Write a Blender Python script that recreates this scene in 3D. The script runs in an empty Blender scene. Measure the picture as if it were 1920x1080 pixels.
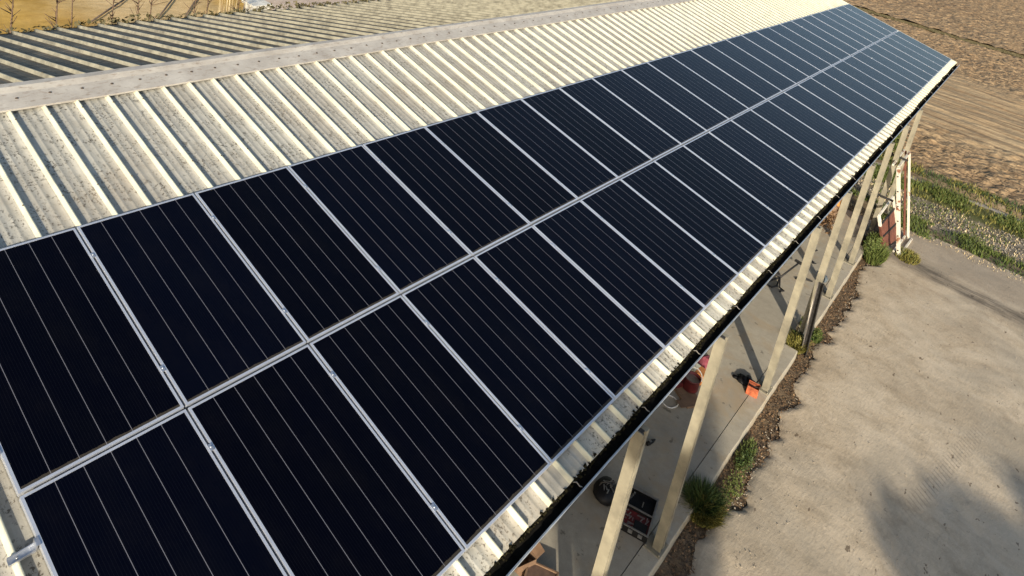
import bpy, bmesh, math, random
import numpy as np
from mathutils import Vector, Matrix
random.seed(7); rng = np.random.default_rng(7)
S = bpy.context.scene
COL = S.collection
R = math.radians

# ------------------------------------------------------------------ roof frame
TH = R(12.926); CT, ST = math.cos(TH), math.sin(TH)
Z0 = 4.19                      # height of the line between the two panel rows (top of panels)
SLAB = 0.12                    # barn floor level
def RP(u, v, n=0.0):           # u along the eave, v up the slope, n off the slope
    return Vector((-v*CT + n*ST, u, Z0 + v*ST + n*CT))
def RBP(u, w, n=0.0):          # back slope, w measured down from the apex
    a = RP(u, 4.42, -0.10)
    return Vector((a.x - w*CT - n*ST, u, a.z - w*ST + n*CT))

# ------------------------------------------------------------------ helpers
def tag(o, label=None, cat=None, group=None, kind=None):
    if label: o['label'] = label
    if cat: o['category'] = cat
    if group: o['group'] = group
    if kind: o['kind'] = kind
    return o
def link(o, parent=None):
    COL.objects.link(o)
    if parent is not None: o.parent = parent
    return o
def empty(name, loc=(0,0,0), rz=0.0, mat=None):
    o = bpy.data.objects.new(name, None); COL.objects.link(o)
    o.empty_display_size = 0.2
    if mat is not None: o.matrix_world = mat
    else:
        o.location = loc; o.rotation_euler = (0,0,rz)
    return o
def copy_tree(o, parent=None):
    c = o.copy(); COL.objects.link(c); c.parent = parent
    for ch in list(o.children): copy_tree(ch, c)
    return c

class MB:
    def __init__(s): s.v=[]; s.f=[]; s.m=[]; s.sm=[]
    def quad(s, pts, mi=0, sm=False):
        b=len(s.v); s.v += [tuple(p) for p in pts]; s.f.append(tuple(range(b,b+len(pts)))); s.m.append(mi); s.sm.append(sm)
    def hexa(s, p, mi=0):       # p: 8 points, bottom 4 (ccw from above) then top 4
        b=len(s.v); s.v += [tuple(q) for q in p]
        for f in ((3,2,1,0),(4,5,6,7),(0,1,5,4),(1,2,6,5),(2,3,7,6),(3,0,4,7)):
            s.f.append(tuple(b+i for i in f)); s.m.append(mi); s.sm.append(False)
    def box(s, a, c, mi=0, xf=None):
        x0,y0,z0=a; x1,y1,z1=c
        p=[(x0,y0,z0),(x1,y0,z0),(x1,y1,z0),(x0,y1,z0),(x0,y0,z1),(x1,y0,z1),(x1,y1,z1),(x0,y1,z1)]
        p=[Vector(q) for q in p]
        if xf is not None: p=[xf(q) if callable(xf) else xf@q for q in p]
        s.hexa(p, mi)
    def bar(s, a, b, w, t, up=(0,0,1), mi=0):
        a=Vector(a); b=Vector(b); d=(b-a).normalized(); up=Vector(up)
        x=d.cross(up)
        if x.length<1e-4: x=d.cross(Vector((1,0,0)))
        x.normalize(); z=x.cross(d).normalized()
        o=[(-w/2,-t/2),(w/2,-t/2),(w/2,t/2),(-w/2,t/2)]
        p=[a+x*i+z*j for i,j in o]+[b+x*i+z*j for i,j in o]
        s.hexa(p, mi)
    def tube(s, pts, r, seg=8, mi=0, closed=False, caps=True):
        pts=[Vector(p) for p in pts]; n=len(pts); b=len(s.v)
        rr = r if isinstance(r,(list,tuple)) else [r]*n
        prev=None
        for i,p in enumerate(pts):
            if closed: d=pts[(i+1)%n]-pts[i-1]
            else: d=pts[min(i+1,n-1)]-pts[max(i-1,0)]
            d.normalize()
            if prev is None:
                x=d.cross(Vector((0,0,1)))
                if x.length<1e-3: x=d.cross(Vector((1,0,0)))
            else: x=prev-d*prev.dot(d)
            x.normalize(); prev=x; y=d.cross(x)
            for k in range(seg):
                a=2*math.pi*k/seg
                s.v.append(tuple(p+(x*math.cos(a)+y*math.sin(a))*rr[i]))
        for i in range(n if closed else n-1):
            j=(i+1)%n
            for k in range(seg):
                l=(k+1)%seg
                s.f.append((b+i*seg+k,b+i*seg+l,b+j*seg+l,b+j*seg+k)); s.m.append(mi); s.sm.append(True)
        if caps and not closed:
            s.f.append(tuple(b+k for k in range(seg))[::-1]); s.m.append(mi); s.sm.append(False)
            s.f.append(tuple(b+(n-1)*seg+k for k in range(seg))); s.m.append(mi); s.sm.append(False)
    def lathe(s, prof, c=(0,0,0), seg=20, mi=0, axis=None):
        c=Vector(c); b=len(s.v); n=len(prof)
        for (r,z) in prof:
            for k in range(seg):
                a=2*math.pi*k/seg; q=Vector((r*math.cos(a),r*math.sin(a),z))
                if axis is not None: q=axis@q
                s.v.append(tuple(c+q))
        for i in range(n-1):
            for k in range(seg):
                l=(k+1)%seg
                s.f.append((b+i*seg+k,b+i*seg+l,b+(i+1)*seg+l,b+(i+1)*seg+k)); s.m.append(mi); s.sm.append(True)
    def build(s, name, mats, parent=None, bevel=0.0):
        me=bpy.data.meshes.new(name); me.from_pydata(s.v,[],s.f)
        if not isinstance(mats,(list,tuple)): mats=[mats]
        for m in mats: me.materials.append(m)
        me.polygons.foreach_set('material_index', s.m)
        me.polygons.foreach_set('use_smooth', s.sm)
        me.update()
        o=bpy.data.objects.new(name, me); link(o,parent)
        if bevel>0:
            md=o.modifiers.new('bevel','BEVEL'); md.width=bevel; md.segments=2; md.limit_method='ANGLE'
        return o

def mesh_np(name, verts, faces, mats, parent=None, smooth=False, midx=None):
    me=bpy.data.meshes.new(name)
    verts=np.asarray(verts,np.float32); faces=np.asarray(faces,np.int32)
    k=faces.shape[1]
    me.vertices.add(len(verts)); me.vertices.foreach_set('co',verts.ravel())
    me.loops.add(faces.size); me.loops.foreach_set('vertex_index',faces.ravel())
    me.polygons.add(len(faces)); me.polygons.foreach_set('loop_start',np.arange(len(faces),dtype=np.int32)*k)
    me.polygons.foreach_set('loop_total',np.full(len(faces),k,np.int32))
    if not isinstance(mats,(list,tuple)): mats=[mats]
    for m in mats: me.materials.append(m)
    if midx is not None: me.polygons.foreach_set('material_index',np.asarray(midx,np.int32))
    if smooth: me.polygons.foreach_set('use_smooth',np.ones(len(faces),bool))
    me.update(calc_edges=True); me.validate()
    o=bpy.data.objects.new(name,me); return link(o,parent)

_perm=np.random.default_rng(3).random((256,256))
def vnoise(x,y):
    x0=np.floor(x).astype(int); y0=np.floor(y).astype(int); fx=x-x0; fy=y-y0
    fx=fx*fx*(3-2*fx); fy=fy*fy*(3-2*fy)
    g=lambda a,b:_perm[a&255,b&255]
    return (g(x0,y0)*(1-fx)+g(x0+1,y0)*fx)*(1-fy)+(g(x0,y0+1)*(1-fx)+g(x0+1,y0+1)*fx)*fy
def fbm(x,y,o=4,g=0.5):
    s=0;a=1;t=0
    for i in range(o):
        s=s+a*vnoise(x*2**i+17*i,y*2**i+31*i);t+=a;a*=g
    return s/t
def clods(X,Y,cell,seed=0):
    gx=X/cell; gy=Y/cell; ix=np.floor(gx).astype(int); iy=np.floor(gy).astype(int); best=np.full(X.shape,9.0); hh=np.zeros(X.shape)
    for a in (-1,0,1):
        for b in (-1,0,1):
            cx=ix+a; cy=iy+b; jx=_perm[(cx+seed)&255,cy&255]; jy=_perm[cy&255,(cx+91+seed)&255]; rr=_perm[(cx+57)&255,(cy+13)&255]
            d=np.hypot(gx-cx-jx,gy-cy-jy)/(.35+.5*rr); m=d<best
            best=np.where(m,d,best); hh=np.where(m,.3+.9*rr,hh)
    return np.sqrt(np.clip(1-best**2,0,1))*hh
def grid_mesh(name, x0,x1,y0,y1,step,zf,mat,kind='structure',skirt=False):
    nx=max(2,int(round((x1-x0)/step))+1); ny=max(2,int(round((y1-y0)/step))+1)
    X,Y=np.meshgrid(np.linspace(x0,x1,nx),np.linspace(y0,y1,ny))
    Z=zf(X,Y)
    V=np.stack([X.ravel(),Y.ravel(),Z.ravel()],1)
    i=np.arange(nx-1); j=np.arange(ny-1); I,J=np.meshgrid(i,j); a=(J*nx+I).ravel()
    F=np.stack([a,a+1,a+nx+1,a+nx],1)
    o=mesh_np(name,V,F,mat,smooth=True)
    if kind: o['kind']=kind
    return o

# ------------------------------------------------------------------ materials
class NT:
    def __init__(s,name):
        s.mat=bpy.data.materials.new(name); s.mat.use_nodes=True; s.t=s.mat.node_tree; s.t.nodes.clear()
        s.out=s.n('ShaderNodeOutputMaterial'); s.b=s.n('ShaderNodeBsdfPrincipled'); s.l(s.b.outputs[0],s.out.inputs[0])
        s.tc=s.n('ShaderNodeTexCoord')
    def n(s,ty,**k):
        x=s.t.nodes.new(ty)
        for a,b in k.items(): setattr(x,a,b)
        return x
    def l(s,a,b): s.t.links.new(a,b)
    def obj(s,scale=(1,1,1),rot=(0,0,0),loc=(0,0,0)):
        m=s.n('ShaderNodeMapping'); m.inputs['Scale'].default_value=scale; m.inputs['Rotation'].default_value=rot; m.inputs['Location'].default_value=loc
        s.l(s.tc.outputs['Object'],m.inputs[0]); return m.outputs[0]
    def noise(s,vec,scale,detail=5,rough=.55,dist=0.0):
        x=s.n('ShaderNodeTexNoise'); x.inputs['Scale'].default_value=scale; x.inputs['Detail'].default_value=detail
        x.inputs['Roughness'].default_value=rough; x.inputs['Distortion'].default_value=dist; s.l(vec,x.inputs['Vector']); return x.outputs['Fac']
    def voro(s,vec,scale,feature='F1',out='Distance',rand=1.0):
        x=s.n('ShaderNodeTexVoronoi',feature=feature); x.inputs['Scale'].default_value=scale; x.inputs['Randomness'].default_value=rand
        s.l(vec,x.inputs['Vector']); return x.outputs[out]
    def ramp(s,fac,stops,interp='LINEAR'):
        x=s.n('ShaderNodeValToRGB'); x.color_ramp.interpolation=interp
        e=x.color_ramp.elements
        while len(e)<len(stops): e.new(0.5)
        for el,(p,c) in zip(e,stops):
            el.position=p; el.color=(c,c,c,1) if isinstance(c,(int,float)) else (*c,1)
        s.l(fac,x.inputs[0]); return x.outputs['Color']
    def mix(s,fac,a,b,blend='MIX'):
        x=s.n('ShaderNodeMix',data_type='RGBA',blend_type=blend)
        for sock,val in ((x.inputs[0],fac),(x.inputs[6],a),(x.inputs[7],b)):
            if isinstance(val,(int,float)): sock.default_value=val
            elif isinstance(val,tuple): sock.default_value=(*val,1)
            else: s.l(val,sock)
        return x.outputs[2]
    def math(s,op,a,b=0.0,c=0.0,clamp=False):
        x=s.n('ShaderNodeMath',operation=op,use_clamp=clamp)
        for i,val in enumerate((a,b,c)):
            if isinstance(val,(int,float)): x.inputs[i].default_value=val
            else: s.l(val,x.inputs[i])
        return x.outputs[0]
    def sep(s,vec):
        x=s.n('ShaderNodeSeparateXYZ'); s.l(vec,x.inputs[0]); return x.outputs
    def comb(s,x,y,z):
        k=s.n('ShaderNodeCombineXYZ')
        for i,val in enumerate((x,y,z)):
            if isinstance(val,(int,float)): k.inputs[i].default_value=val
            else: s.l(val,k.inputs[i])
        return k.outputs[0]
    def band(s,x,a,b,soft):       # 1 between a and b
        lo=s.n('ShaderNodeMapRange',interpolation_type='SMOOTHSTEP'); s.l(x,lo.inputs[0]); lo.inputs[1].default_value=a-soft; lo.inputs[2].default_value=a+soft
        hi=s.n('ShaderNodeMapRange',interpolation_type='SMOOTHSTEP'); s.l(x,hi.inputs[0]); hi.inputs[1].default_value=b-soft; hi.inputs[2].default_value=b+soft
        return s.math('MULTIPLY',lo.outputs[0],s.math('SUBTRACT',1.0,hi.outputs[0]))
    def col(s,c):
        if isinstance(c,tuple): s.b.inputs['Base Color'].default_value=(*c,1)
        else: s.l(c,s.b.inputs['Base Color'])
    def bump(s,h,strength=.5,dist=.02):
        x=s.n('ShaderNodeBump'); x.inputs['Strength'].default_value=strength; x.inputs['Distance'].default_value=dist
        s.l(h,x.inputs['Height']); s.l(x.outputs[0],s.b.inputs['Normal'])
    def set(s,rough=.6,metal=0.0,spec=None,**k):
        if isinstance(rough,(int,float)): s.b.inputs['Roughness'].default_value=rough
        else: s.l(rough,s.b.inputs['Roughness'])
        s.b.inputs['Metallic'].default_value=metal
        if spec is not None: s.b.inputs['Specular IOR Level'].default_value=spec
        return s.mat

def plain(name,c,rough=.6,metal=0.0,var=.25,scale=6.0,dark=None,bump=.15,spec=None):
    t=NT(name); v=t.obj()
    n=t.noise(v,scale,6,.6)
    d=dark if dark else tuple(x*(1-var*1.6) for x in c)
    t.col(t.mix(t.ramp(n,[(.3,0.0),(.7,1.0)]),d,tuple(min(1,x*(1+var*.5)) for x in c)))
    t.bump(t.noise(v,scale*8,4,.6),bump,.004)
    return t.set(rough,metal,spec)

def sheet_mat(name, pan, pan_d, rib, lichen, lich_amt, along):
    t=NT(name); v=t.obj()
    big=t.noise(v,.9,5,.6); mid=t.noise(v,7,6,.65)
    streak=t.noise(t.obj(scale=(.6,14,.6)),1.6,5,.6)
    c=t.mix(t.ramp(mid,[(.30,0.0),(.72,1.0)]),pan_d,pan)
    c=t.mix(t.math('MULTIPLY',t.ramp(streak,[(.42,1.0),(.62,0.0)]),.45),c,tuple(x*.62 for x in pan))
    spk=t.noise(v,34,3,.7); spk2=t.noise(v,3.2,4,.6)
    m=t.math('MULTIPLY',t.ramp(spk,[(.55,0.0),(.62,1.0)]),t.ramp(spk2,[(.40,0.0),(.54,1.0)]))
    c=t.mix(t.math('MULTIPLY',m,lich_amt),c,lichen)
    m2=t.math('MULTIPLY',t.ramp(t.noise(t.obj(loc=(7,3,1)),11,4,.7),[(.62,0.0),(.66,1.0)]),.9)
    c=t.mix(m2,c,tuple(x*.45 for x in pan_d))
    c=t.mix(t.math('MULTIPLY',t.ramp(big,[(.45,0.0),(.7,1.0)]),.35),c,(.26,.20,.135))
    t.col(c); t.bump(t.math('ADD',t.noise(v,45,4,.6),t.math('MULTIPLY',m,.8)),.25,.004)
    return t.set(t.ramp(mid,[(.3,.72),(.7,.5)]),0.0,.35)

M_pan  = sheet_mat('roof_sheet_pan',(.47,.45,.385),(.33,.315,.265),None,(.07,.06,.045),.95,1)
M_panb = sheet_mat('roof_sheet_back_pan',(.075,.060,.037),(.028,.024,.017),None,(.035,.032,.025),.9,1)  # rear slope: darker pan tones than the front
def rib_mat(name,c,c2):
    t=NT(name); v=t.obj()
    n=t.noise(v,5,5,.6)
    k=t.mix(t.ramp(n,[(.30,0.0),(.6,1.0)]),c2,c)
    m=t.ramp(t.noise(v,26,3,.7),[(.68,0.0),(.74,1.0)])
    k=t.mix(t.math('MULTIPLY',m,.7),k,(.20,.17,.12))
    t.col(k); t.bump(t.noise(v,30,4,.6),.15,.003)
    return t.set(.5,0.0,.4)
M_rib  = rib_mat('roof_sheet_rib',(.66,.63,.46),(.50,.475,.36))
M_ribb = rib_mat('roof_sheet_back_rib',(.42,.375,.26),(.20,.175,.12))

def ridge_mat():
    t=NT('ridge_cap_metal'); v=t.obj()
    n=t.noise(v,3,6,.65); c=t.mix(t.ramp(n,[(.3,0.0),(.7,1.0)]),(.33,.30,.26),(.47,.44,.385))
    s2=t.ramp(t.noise(t.obj(scale=(3,1,3)),9,5,.7),[(.54,0.0),(.68,1.0)])
    c=t.mix(t.math('MULTIPLY',s2,.7),c,(.19,.14,.10))
    t.col(c); t.bump(t.noise(v,30,4,.6),.3,.004); return t.set(.65,0,.3)
M_ridge=ridge_mat()

def alu():
    t=NT('anodised_aluminium'); v=t.obj(); n=t.noise(v,9,4,.5)
    t.col(t.mix(n,(.50,.52,.57),(.66,.69,.74))); return t.set(.38,.55,.5)
M_alu=alu()
M_steel=plain('galvanised_steel_rail',(.55,.57,.60),.35,.8,.2,20)

def cell_mat():
    t=NT('solar_cells'); v=t.tc.outputs['Object']
    x,y,z=t.sep(v)
    # x along the eave (0..1.13), y up the slope (0..2.10)
    W=1.13; L=2.105; lip=.019
    ux=t.math('DIVIDE',t.math('SUBTRACT',x,lip),(W-2*lip)/6.0)
    fx=t.math('FRACT',ux)
    dx=t.math('MULTIPLY',t.math('MINIMUM',fx,t.math('SUBTRACT',1.0,fx)),(W-2*lip)/6.0)   # metres to column edge
    gap=t.math('LESS_THAN',dx,.0022)
    inside=t.math('MULTIPLY',t.math('GREATER_THAN',x,lip+.02),t.math('LESS_THAN',x,W-lip-.02))
    gap=t.math('MULTIPLY',gap,inside)
    # thin busbars, nine to a cell
    bx=t.math('FRACT',t.math('MULTIPLY',ux,9.0)); bus=t.math('LESS_THAN',t.math('ABSOLUTE',t.math('SUBTRACT',bx,.5)),.045)
    uy=t.math('FRACT',t.math('DIVIDE',t.math('SUBTRACT',y,lip),(L-2*lip)/24.0))
    gy=t.math('LESS_THAN',t.math('MULTIPLY',t.math('MINIMUM',uy,t.math('SUBTRACT',1.0,uy)),(L-2*lip)/24.0),.0012)
    info=t.n('ShaderNodeObjectInfo')
    tone=t.mix(info.outputs['Random'],(.0003,.0005,.0018),(.0010,.0018,.0062))
    c=t.mix(t.noise(v,1.5,3,.5),tone,(.0008,.0009,.0036))
    c=t.mix(t.math('MULTIPLY',bus,.07),c,(.05,.055,.07))
    
    c=t.mix(gap,c,(.14,.14,.16))
    edge=t.math('MULTIPLY',t.math('LESS_THAN',y,t.math('ADD',lip+.004,t.math('MULTIPLY',t.noise(t.obj(scale=(1,.1,1),loc=(0,0,0)),9,4,.6),.035))),.16)
    c=t.mix(edge,c,(.26,.22,.16))
    dust=t.ramp(t.noise(t.obj(scale=(1,.5,1)),3.0,6,.7),[(.45,0.0),(.9,1.0)])
    c=t.mix(t.math('MULTIPLY',dust,.008),c,(.30,.26,.20))
    t.col(c)
    t.b.inputs['IOR'].default_value=1.36
    rr=t.ramp(t.noise(v,4,5,.6),[(.3,.16),(.7,.24)])
    t.bump(t.noise(v,2.2,2,.5),.02,.01)
    return t.set(rr,0.0,.11)
M_cell=cell_mat()

def concrete(name,a,b,scale=1.0,spots=True,crack=True):
    t=NT(name); v=t.obj()
    n1=t.noise(v,.55*scale,6,.6); n2=t.noise(v,6*scale,6,.7); n3=t.noise(v,60*scale,3,.6)
    c=t.mix(t.ramp(n1,[(.3,0.0),(.7,1.0)]),a,b)
    c=t.mix(t.math('MULTIPLY',t.ramp(n2,[(.35,1.0),(.65,0.0)]),.35),c,tuple(x*.72 for x in a))
    c=t.mix(t.math('MULTIPLY',t.ramp(n3,[(.35,1.0),(.6,0.0)]),.22),c,tuple(x*.55 for x in a))
    if spots:
        p=t.math('MULTIPLY',t.ramp(t.noise(v,13*scale,3,.7),[(.66,0.0),(.72,1.0)]),t.ramp(t.noise(v,1.4*scale,3,.5),[(.42,0.0),(.6,1.0)]))
        c=t.mix(t.math('MULTIPLY',p,.75),c,(.06,.045,.03))
    if crack:
        e_=t.ramp(t.noise(t.obj(loc=(4,1,0)),1.1,6,.7,.5),[(.50,0.0),(.64,1.0)])
        c=t.mix(t.math('MULTIPLY',e_,.55),c,(.36,.27,.165))
        d_=t.math('MULTIPLY',t.ramp(t.noise(t.obj(loc=(14,1,0)),5,4,.7),[(.64,0.0),(.69,1.0)]),.6)
        c=t.mix(d_,c,(.075,.060,.042))
    t.col(c); t.bump(t.math('ADD',n3,n2),.25,.006)
    return t.set(.9,0.0,.2)
M_floor=concrete('barn_floor_concrete',(.31,.28,.225),(.48,.43,.335),1.3)
M_kerb=concrete('kerb_concrete',(.36,.32,.25),(.49,.44,.345),2.0)
M_block=concrete('block_wall',(.34,.31,.27),(.45,.41,.35),2.0,False)

def yard_mat():
    t=NT('dusty_yard'); v=t.obj()
    x,y,z=t.sep(v)
    w=t.noise(v,.5,5,.6)
    warp=t.mix(.12,v,t.comb(w,t.noise(t.obj(loc=(9,4,0)),.5,5,.6),0.0))
    n1=t.noise(v,.35,6,.6); n2=t.noise(v,2.6,7,.68); n3=t.noise(t.obj(scale=(1,.35,1),rot=(0,0,R(25))),22,5,.7); n4=t.noise(v,90,3,.6)
    c=t.mix(t.ramp(n1,[(.32,0.0),(.68,1.0)]),(.420,.330,.225),(.570,.465,.330))
    c=t.mix(t.math('MULTIPLY',t.ramp(n2,[(.38,1.0),(.54,0.0)]),.55),c,(.300,.240,.165))
    c=t.mix(t.math('MULTIPLY',t.ramp(n3,[(.34,1.0),(.55,0.0)]),.30),c,(.30,.25,.18))
    c=t.mix(t.math('MULTIPLY',t.ramp(n3,[(.58,0.0),(.75,1.0)]),.40),c,(.58,.52,.41))
    c=t.mix(t.math('MULTIPLY',t.ramp(n4,[(.38,1.0),(.55,0.0)]),.18),c,(.22,.18,.13))
    # brown stains with their own outline
    st=t.math('MULTIPLY',t.ramp(t.noise(t.obj(loc=(3,8,0)),1.1,5,.65,.6),[(.60,0.0),(.70,1.0)]),.45)
    c=t.mix(st,c,(.22,.16,.10))
    sp=t.math('MULTIPLY',t.ramp(t.noise(v,9,3,.75),[(.65,0.0),(.69,1.0)]),t.ramp(t.noise(v,.8,3,.5),[(.38,0.0),(.55,1.0)]))
    c=t.mix(t.math('MULTIPLY',sp,.85),c,(.075,.055,.035))
    blot=t.ramp(t.noise(t.obj(loc=(11,2,0)),.75,6,.7,.8),[(.40,0.0),(.62,1.0)])
    c=t.mix(t.math('MULTIPLY',blot,.42),c,(.64,.55,.42))
    gr=t.ramp(t.noise(t.obj(loc=(5,21,0)),.42,5,.6,.5),[(.48,0.0),(.66,1.0)])
    c=t.mix(t.math('MULTIPLY',gr,.60),c,(.29,.25,.19))
    lf=t.math('MULTIPLY',t.ramp(t.noise(t.obj(scale=(1,.45,1),rot=(0,0,R(35)),loc=(2,0,0)),6.5,3,.6),[(.675,0.0),(.70,1.0)]),.75)
    c=t.mix(lf,c,(.10,.07,.045))
    scr=t.math('MULTIPLY',t.ramp(t.noise(t.obj(scale=(.25,5,1),rot=(0,0,R(-28)),loc=(1,5,0)),3.0,4,.6),[(.66,0.0),(.72,1.0)]),t.ramp(t.noise(v,.9,3,.5),[(.45,0.0),(.6,1.0)]))
    c=t.mix(t.math('MULTIPLY',scr,.45),c,(.24,.19,.13))
    # long dark track worn across the yard towards the frames
    yy=t.math('ADD',y,t.math('MULTIPLY',t.math('SUBTRACT',w,.5),1.1))
    yy=t.math('ADD',yy,t.math('MULTIPLY',t.math('SUBTRACT',x,4.0),.10))
    tr=t.band(yy,19.35,20.15,.25); tr=t.math('MULTIPLY',tr,t.ramp(t.noise(t.obj(scale=(.4,1.6,1)),3,5,.7),[(.3,.25),(.6,1.0)]))
    c=t.mix(t.math('MULTIPLY',tr,.92),c,(.095,.080,.064))
    tr2=t.band(yy,20.3,22.3,.4); c=t.mix(t.math('MULTIPLY',tr2,.50),c,(.23,.195,.155))
    tr3=t.band(yy,18.6,18.75,.12); c=t.mix(t.math('MULTIPLY',tr3,t.math('MULTIPLY',t.ramp(n2,[(.45,0.0),(.6,1.0)]),.35)),c,(.20,.16,.12))
    # tyre tread prints, two short curved runs
    xx=t.math('ADD',x,t.math('MULTIPLY',t.math('SUBTRACT',y,12.5),-.22))
    tb=t.math('MULTIPLY',t.band(xx,5.15,5.40,.04),t.band(y,10.8,14.2,.5))
    wv=t.math('SINE',t.math('MULTIPLY',t.math('ADD',y,t.math('MULTIPLY',xx,.7)),62.0))
    c=t.mix(t.math('MULTIPLY',t.math('MULTIPLY',tb,t.ramp(wv,[(.45,0.0),(.7,1.0)])),.45),c,(.24,.20,.155))
    t.col(c)
    h=t.math('ADD',t.math('ADD',n2,t.math('MULTIPLY',n3,.8)),t.math('MULTIPLY',n4,.3))
    t.bump(h,.55,.018)
    return t.set(.95,0.0,.12)
M_yard=yard_mat()

def soil(name,a,b,leaf,scale=1.0,amt=.5):
    t=NT(name); v=t.obj()
    n=t.noise(v,5*scale,7,.7); n2=t.voro(v,26*scale,'F1','Color'); s=t.n('ShaderNodeSeparateColor'); t.l(n2,s.inputs[0])
    c=t.mix(t.ramp(n,[(.3,0.0),(.7,1.0)]),a,b)
    c=t.mix(t.math('MULTIPLY',t.ramp(s.outputs[0],[(.60,0.0),(.75,1.0)]),amt),c,leaf)
    c=t.mix(t.math('MULTIPLY',t.ramp(s.outputs[1],[(.7,0.0),(.8,1.0)]),.6),c,tuple(x*.4 for x in a))
    t.col(c); t.bump(t.math('ADD',n,t.noise(v,40*scale,4,.7)),.8,.03)
    return t.set(.95,0,.15)
M_strip=soil('leaf_strewn_soil',(.095,.070,.046),(.20,.145,.095),(.30,.21,.12),1.0,.45)

def field_mat(name,far=False):
    t=NT(name); v=t.obj(); x,y,z=t.sep(v)
    w=t.noise(v,.06 if far else .14,4,.6)
    yy=t.math('ADD',y,t.math('MULTIPLY',t.math('SUBTRACT',w,.5),9.0))
    n1=t.noise(v,.10,5,.6); n2=t.noise(v,1.6,6,.7); n3=t.noise(v,5.5,5,.7)
    c=t.mix(t.ramp(n1,[(.3,0.0),(.7,1.0)]),(.255,.168,.092),(.345,.235,.130))
    c=t.mix(t.math('MULTIPLY',t.ramp(n2,[(.3,1.0),(.6,0.0)]),.45),c,(.17,.11,.062))
    c=t.mix(t.math('MULTIPLY',t.ramp(n3,[(.52,0.0),(.72,1.0)]),.45),c,(.50,.38,.25))
    rf=t.noise(t.obj(scale=(.10,1.7,1),rot=(0,0,R(3))),2.0,6,.7)
    zone=t.band(yy,33.5,49.0,3.0)
    rows=t.mix(t.ramp(rf,[(.38,0.0),(.62,1.0)]),(.19,.125,.070),(.50,.37,.215))
    wv=t.n('ShaderNodeVectorMath',operation='ADD'); t.l(v,wv.inputs[0])
    nn=t.n('ShaderNodeTexNoise'); nn.inputs['Scale'].default_value=2.5; t.l(v,nn.inputs['Vector'])
    sc=t.n('ShaderNodeVectorMath',operation='SCALE'); t.l(nn.outputs['Color'],sc.inputs[0]); sc.inputs['Scale'].default_value=.35; t.l(sc.outputs[0],wv.inputs[1])
    k=2.6 if far else 3.8
    vo=t.n('ShaderNodeTexVoronoi'); vo.inputs['Scale'].default_value=k; t.l(wv.outputs[0],vo.inputs['Vector'])
    vd=vo.outputs['Distance']; sp=t.n('ShaderNodeSeparateColor'); t.l(vo.outputs['Color'],sp.inputs[0])
    vo2=t.n('ShaderNodeTexVoronoi'); vo2.inputs['Scale'].default_value=k*2.3; t.l(wv.outputs[0],vo2.inputs['Vector'])
    cl=t.ramp(sp.outputs[0],[(.0,0.0),(1.0,1.0)])
    cc=t.mix(t.math('MULTIPLY',cl,.50),c,(.43,.31,.18))
    cc=t.mix(t.math('MULTIPLY',t.ramp(vd,[(.45,0.0),(.80,1.0)]),.50),cc,(.15,.095,.055))
    cc=t.mix(t.math('MULTIPLY',t.ramp(vo2.outputs['Distance'],[(.45,0.0),(.75,1.0)]),.35),cc,(.13,.085,.05))
    c=t.mix(t.math('MULTIPLY',zone,.8 if not far else .0),cc,rows)
    t.col(c)
    h=t.math('ADD',t.math('ADD',t.math('MULTIPLY',vd,-1.3),t.math('MULTIPLY',vo2.outputs['Distance'],-.5)),t.math('MULTIPLY',n3,.6))
    h=t.math('MULTIPLY',h,t.math('SUBTRACT',1.0,t.math('MULTIPLY',zone,.75)))
    h=t.math('ADD',h,t.math('MULTIPLY',rf,t.math('MULTIPLY',zone,.7)))
    t.bump(h,.8,.07 if not far else .10)
    return t.set(.95,0,.1)
M_field=field_mat('ploughed_soil'); M_ffield=field_mat('far_ploughed_soil',True)

def verge_mat():
    t=NT('verge_ground'); v=t.obj(); x,y,z=t.sep(v)
    w=t.noise(v,.9,5,.6); yy=t.math('ADD',y,t.math('MULTIPLY',t.math('SUBTRACT',w,.5),1.3))
    n=t.noise(v,4,7,.7); st=t.noise(t.obj(scale=(.35,1.6,1),rot=(0,0,R(-8))),9,6,.75)
    base=t.mix(t.ramp(n,[(.3,0.0),(.7,1.0)]),(.13,.095,.055),(.26,.20,.13))
    gravel=t.mix(t.ramp(st,[(.40,0.0),(.62,1.0)]),(.12,.095,.065),(.34,.295,.23))
    c=t.mix(t.band(yy,23.0,25.2,.30),base,gravel)
    g=t.mix(t.ramp(n,[(.3,0.0),(.7,1.0)]),(.045,.060,.015),(.11,.13,.035))
    c=t.mix(t.math('MULTIPLY',t.band(yy,25.2,26.7,.3),.8),c,g)
    c=t.mix(t.band(yy,26.75,27.0,.10),c,(.45,.39,.31))
    t.col(c); t.bump(t.math('ADD',n,st),.8,.05); return t.set(.95,0,.1)
M_verge=verge_mat()

def dry_mat():
    t=NT('dry_ochre_ground'); v=t.obj(); x,y,z=t.sep(v)
    n=t.noise(v,.5,6,.6); n2=t.noise(t.obj(scale=(1,.5,1)),3.5,6,.7)
    c=t.mix(t.ramp(n,[(.35,0.0),(.65,1.0)]),(.40,.23,.045),(.56,.35,.09))
    pale=t.math('ADD',y,t.math('MULTIPLY',n,4.0))
    c=t.mix(t.band(pale,11.0,15.6,1.6),c,(.62,.45,.23))
    c=t.mix(t.math('MULTIPLY',t.ramp(n2,[(.35,1.0),(.6,0.0)]),.4),c,(.27,.15,.035))
    m=t.n('ShaderNodeMapRange'); t.l(y,m.inputs[0]); m.inputs[1].default_value=15.2; m.inputs[2].default_value=15.6
    c=t.mix(m.outputs[0],c,t.mix(t.ramp(n2,[(.3,0.0),(.7,1.0)]),(.40,.30,.22),(.62,.50,.40)))
    t.col(c); t.bump(n2,.6,.04); return t.set(.95,0,.1)
M_dry=dry_mat()

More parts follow.
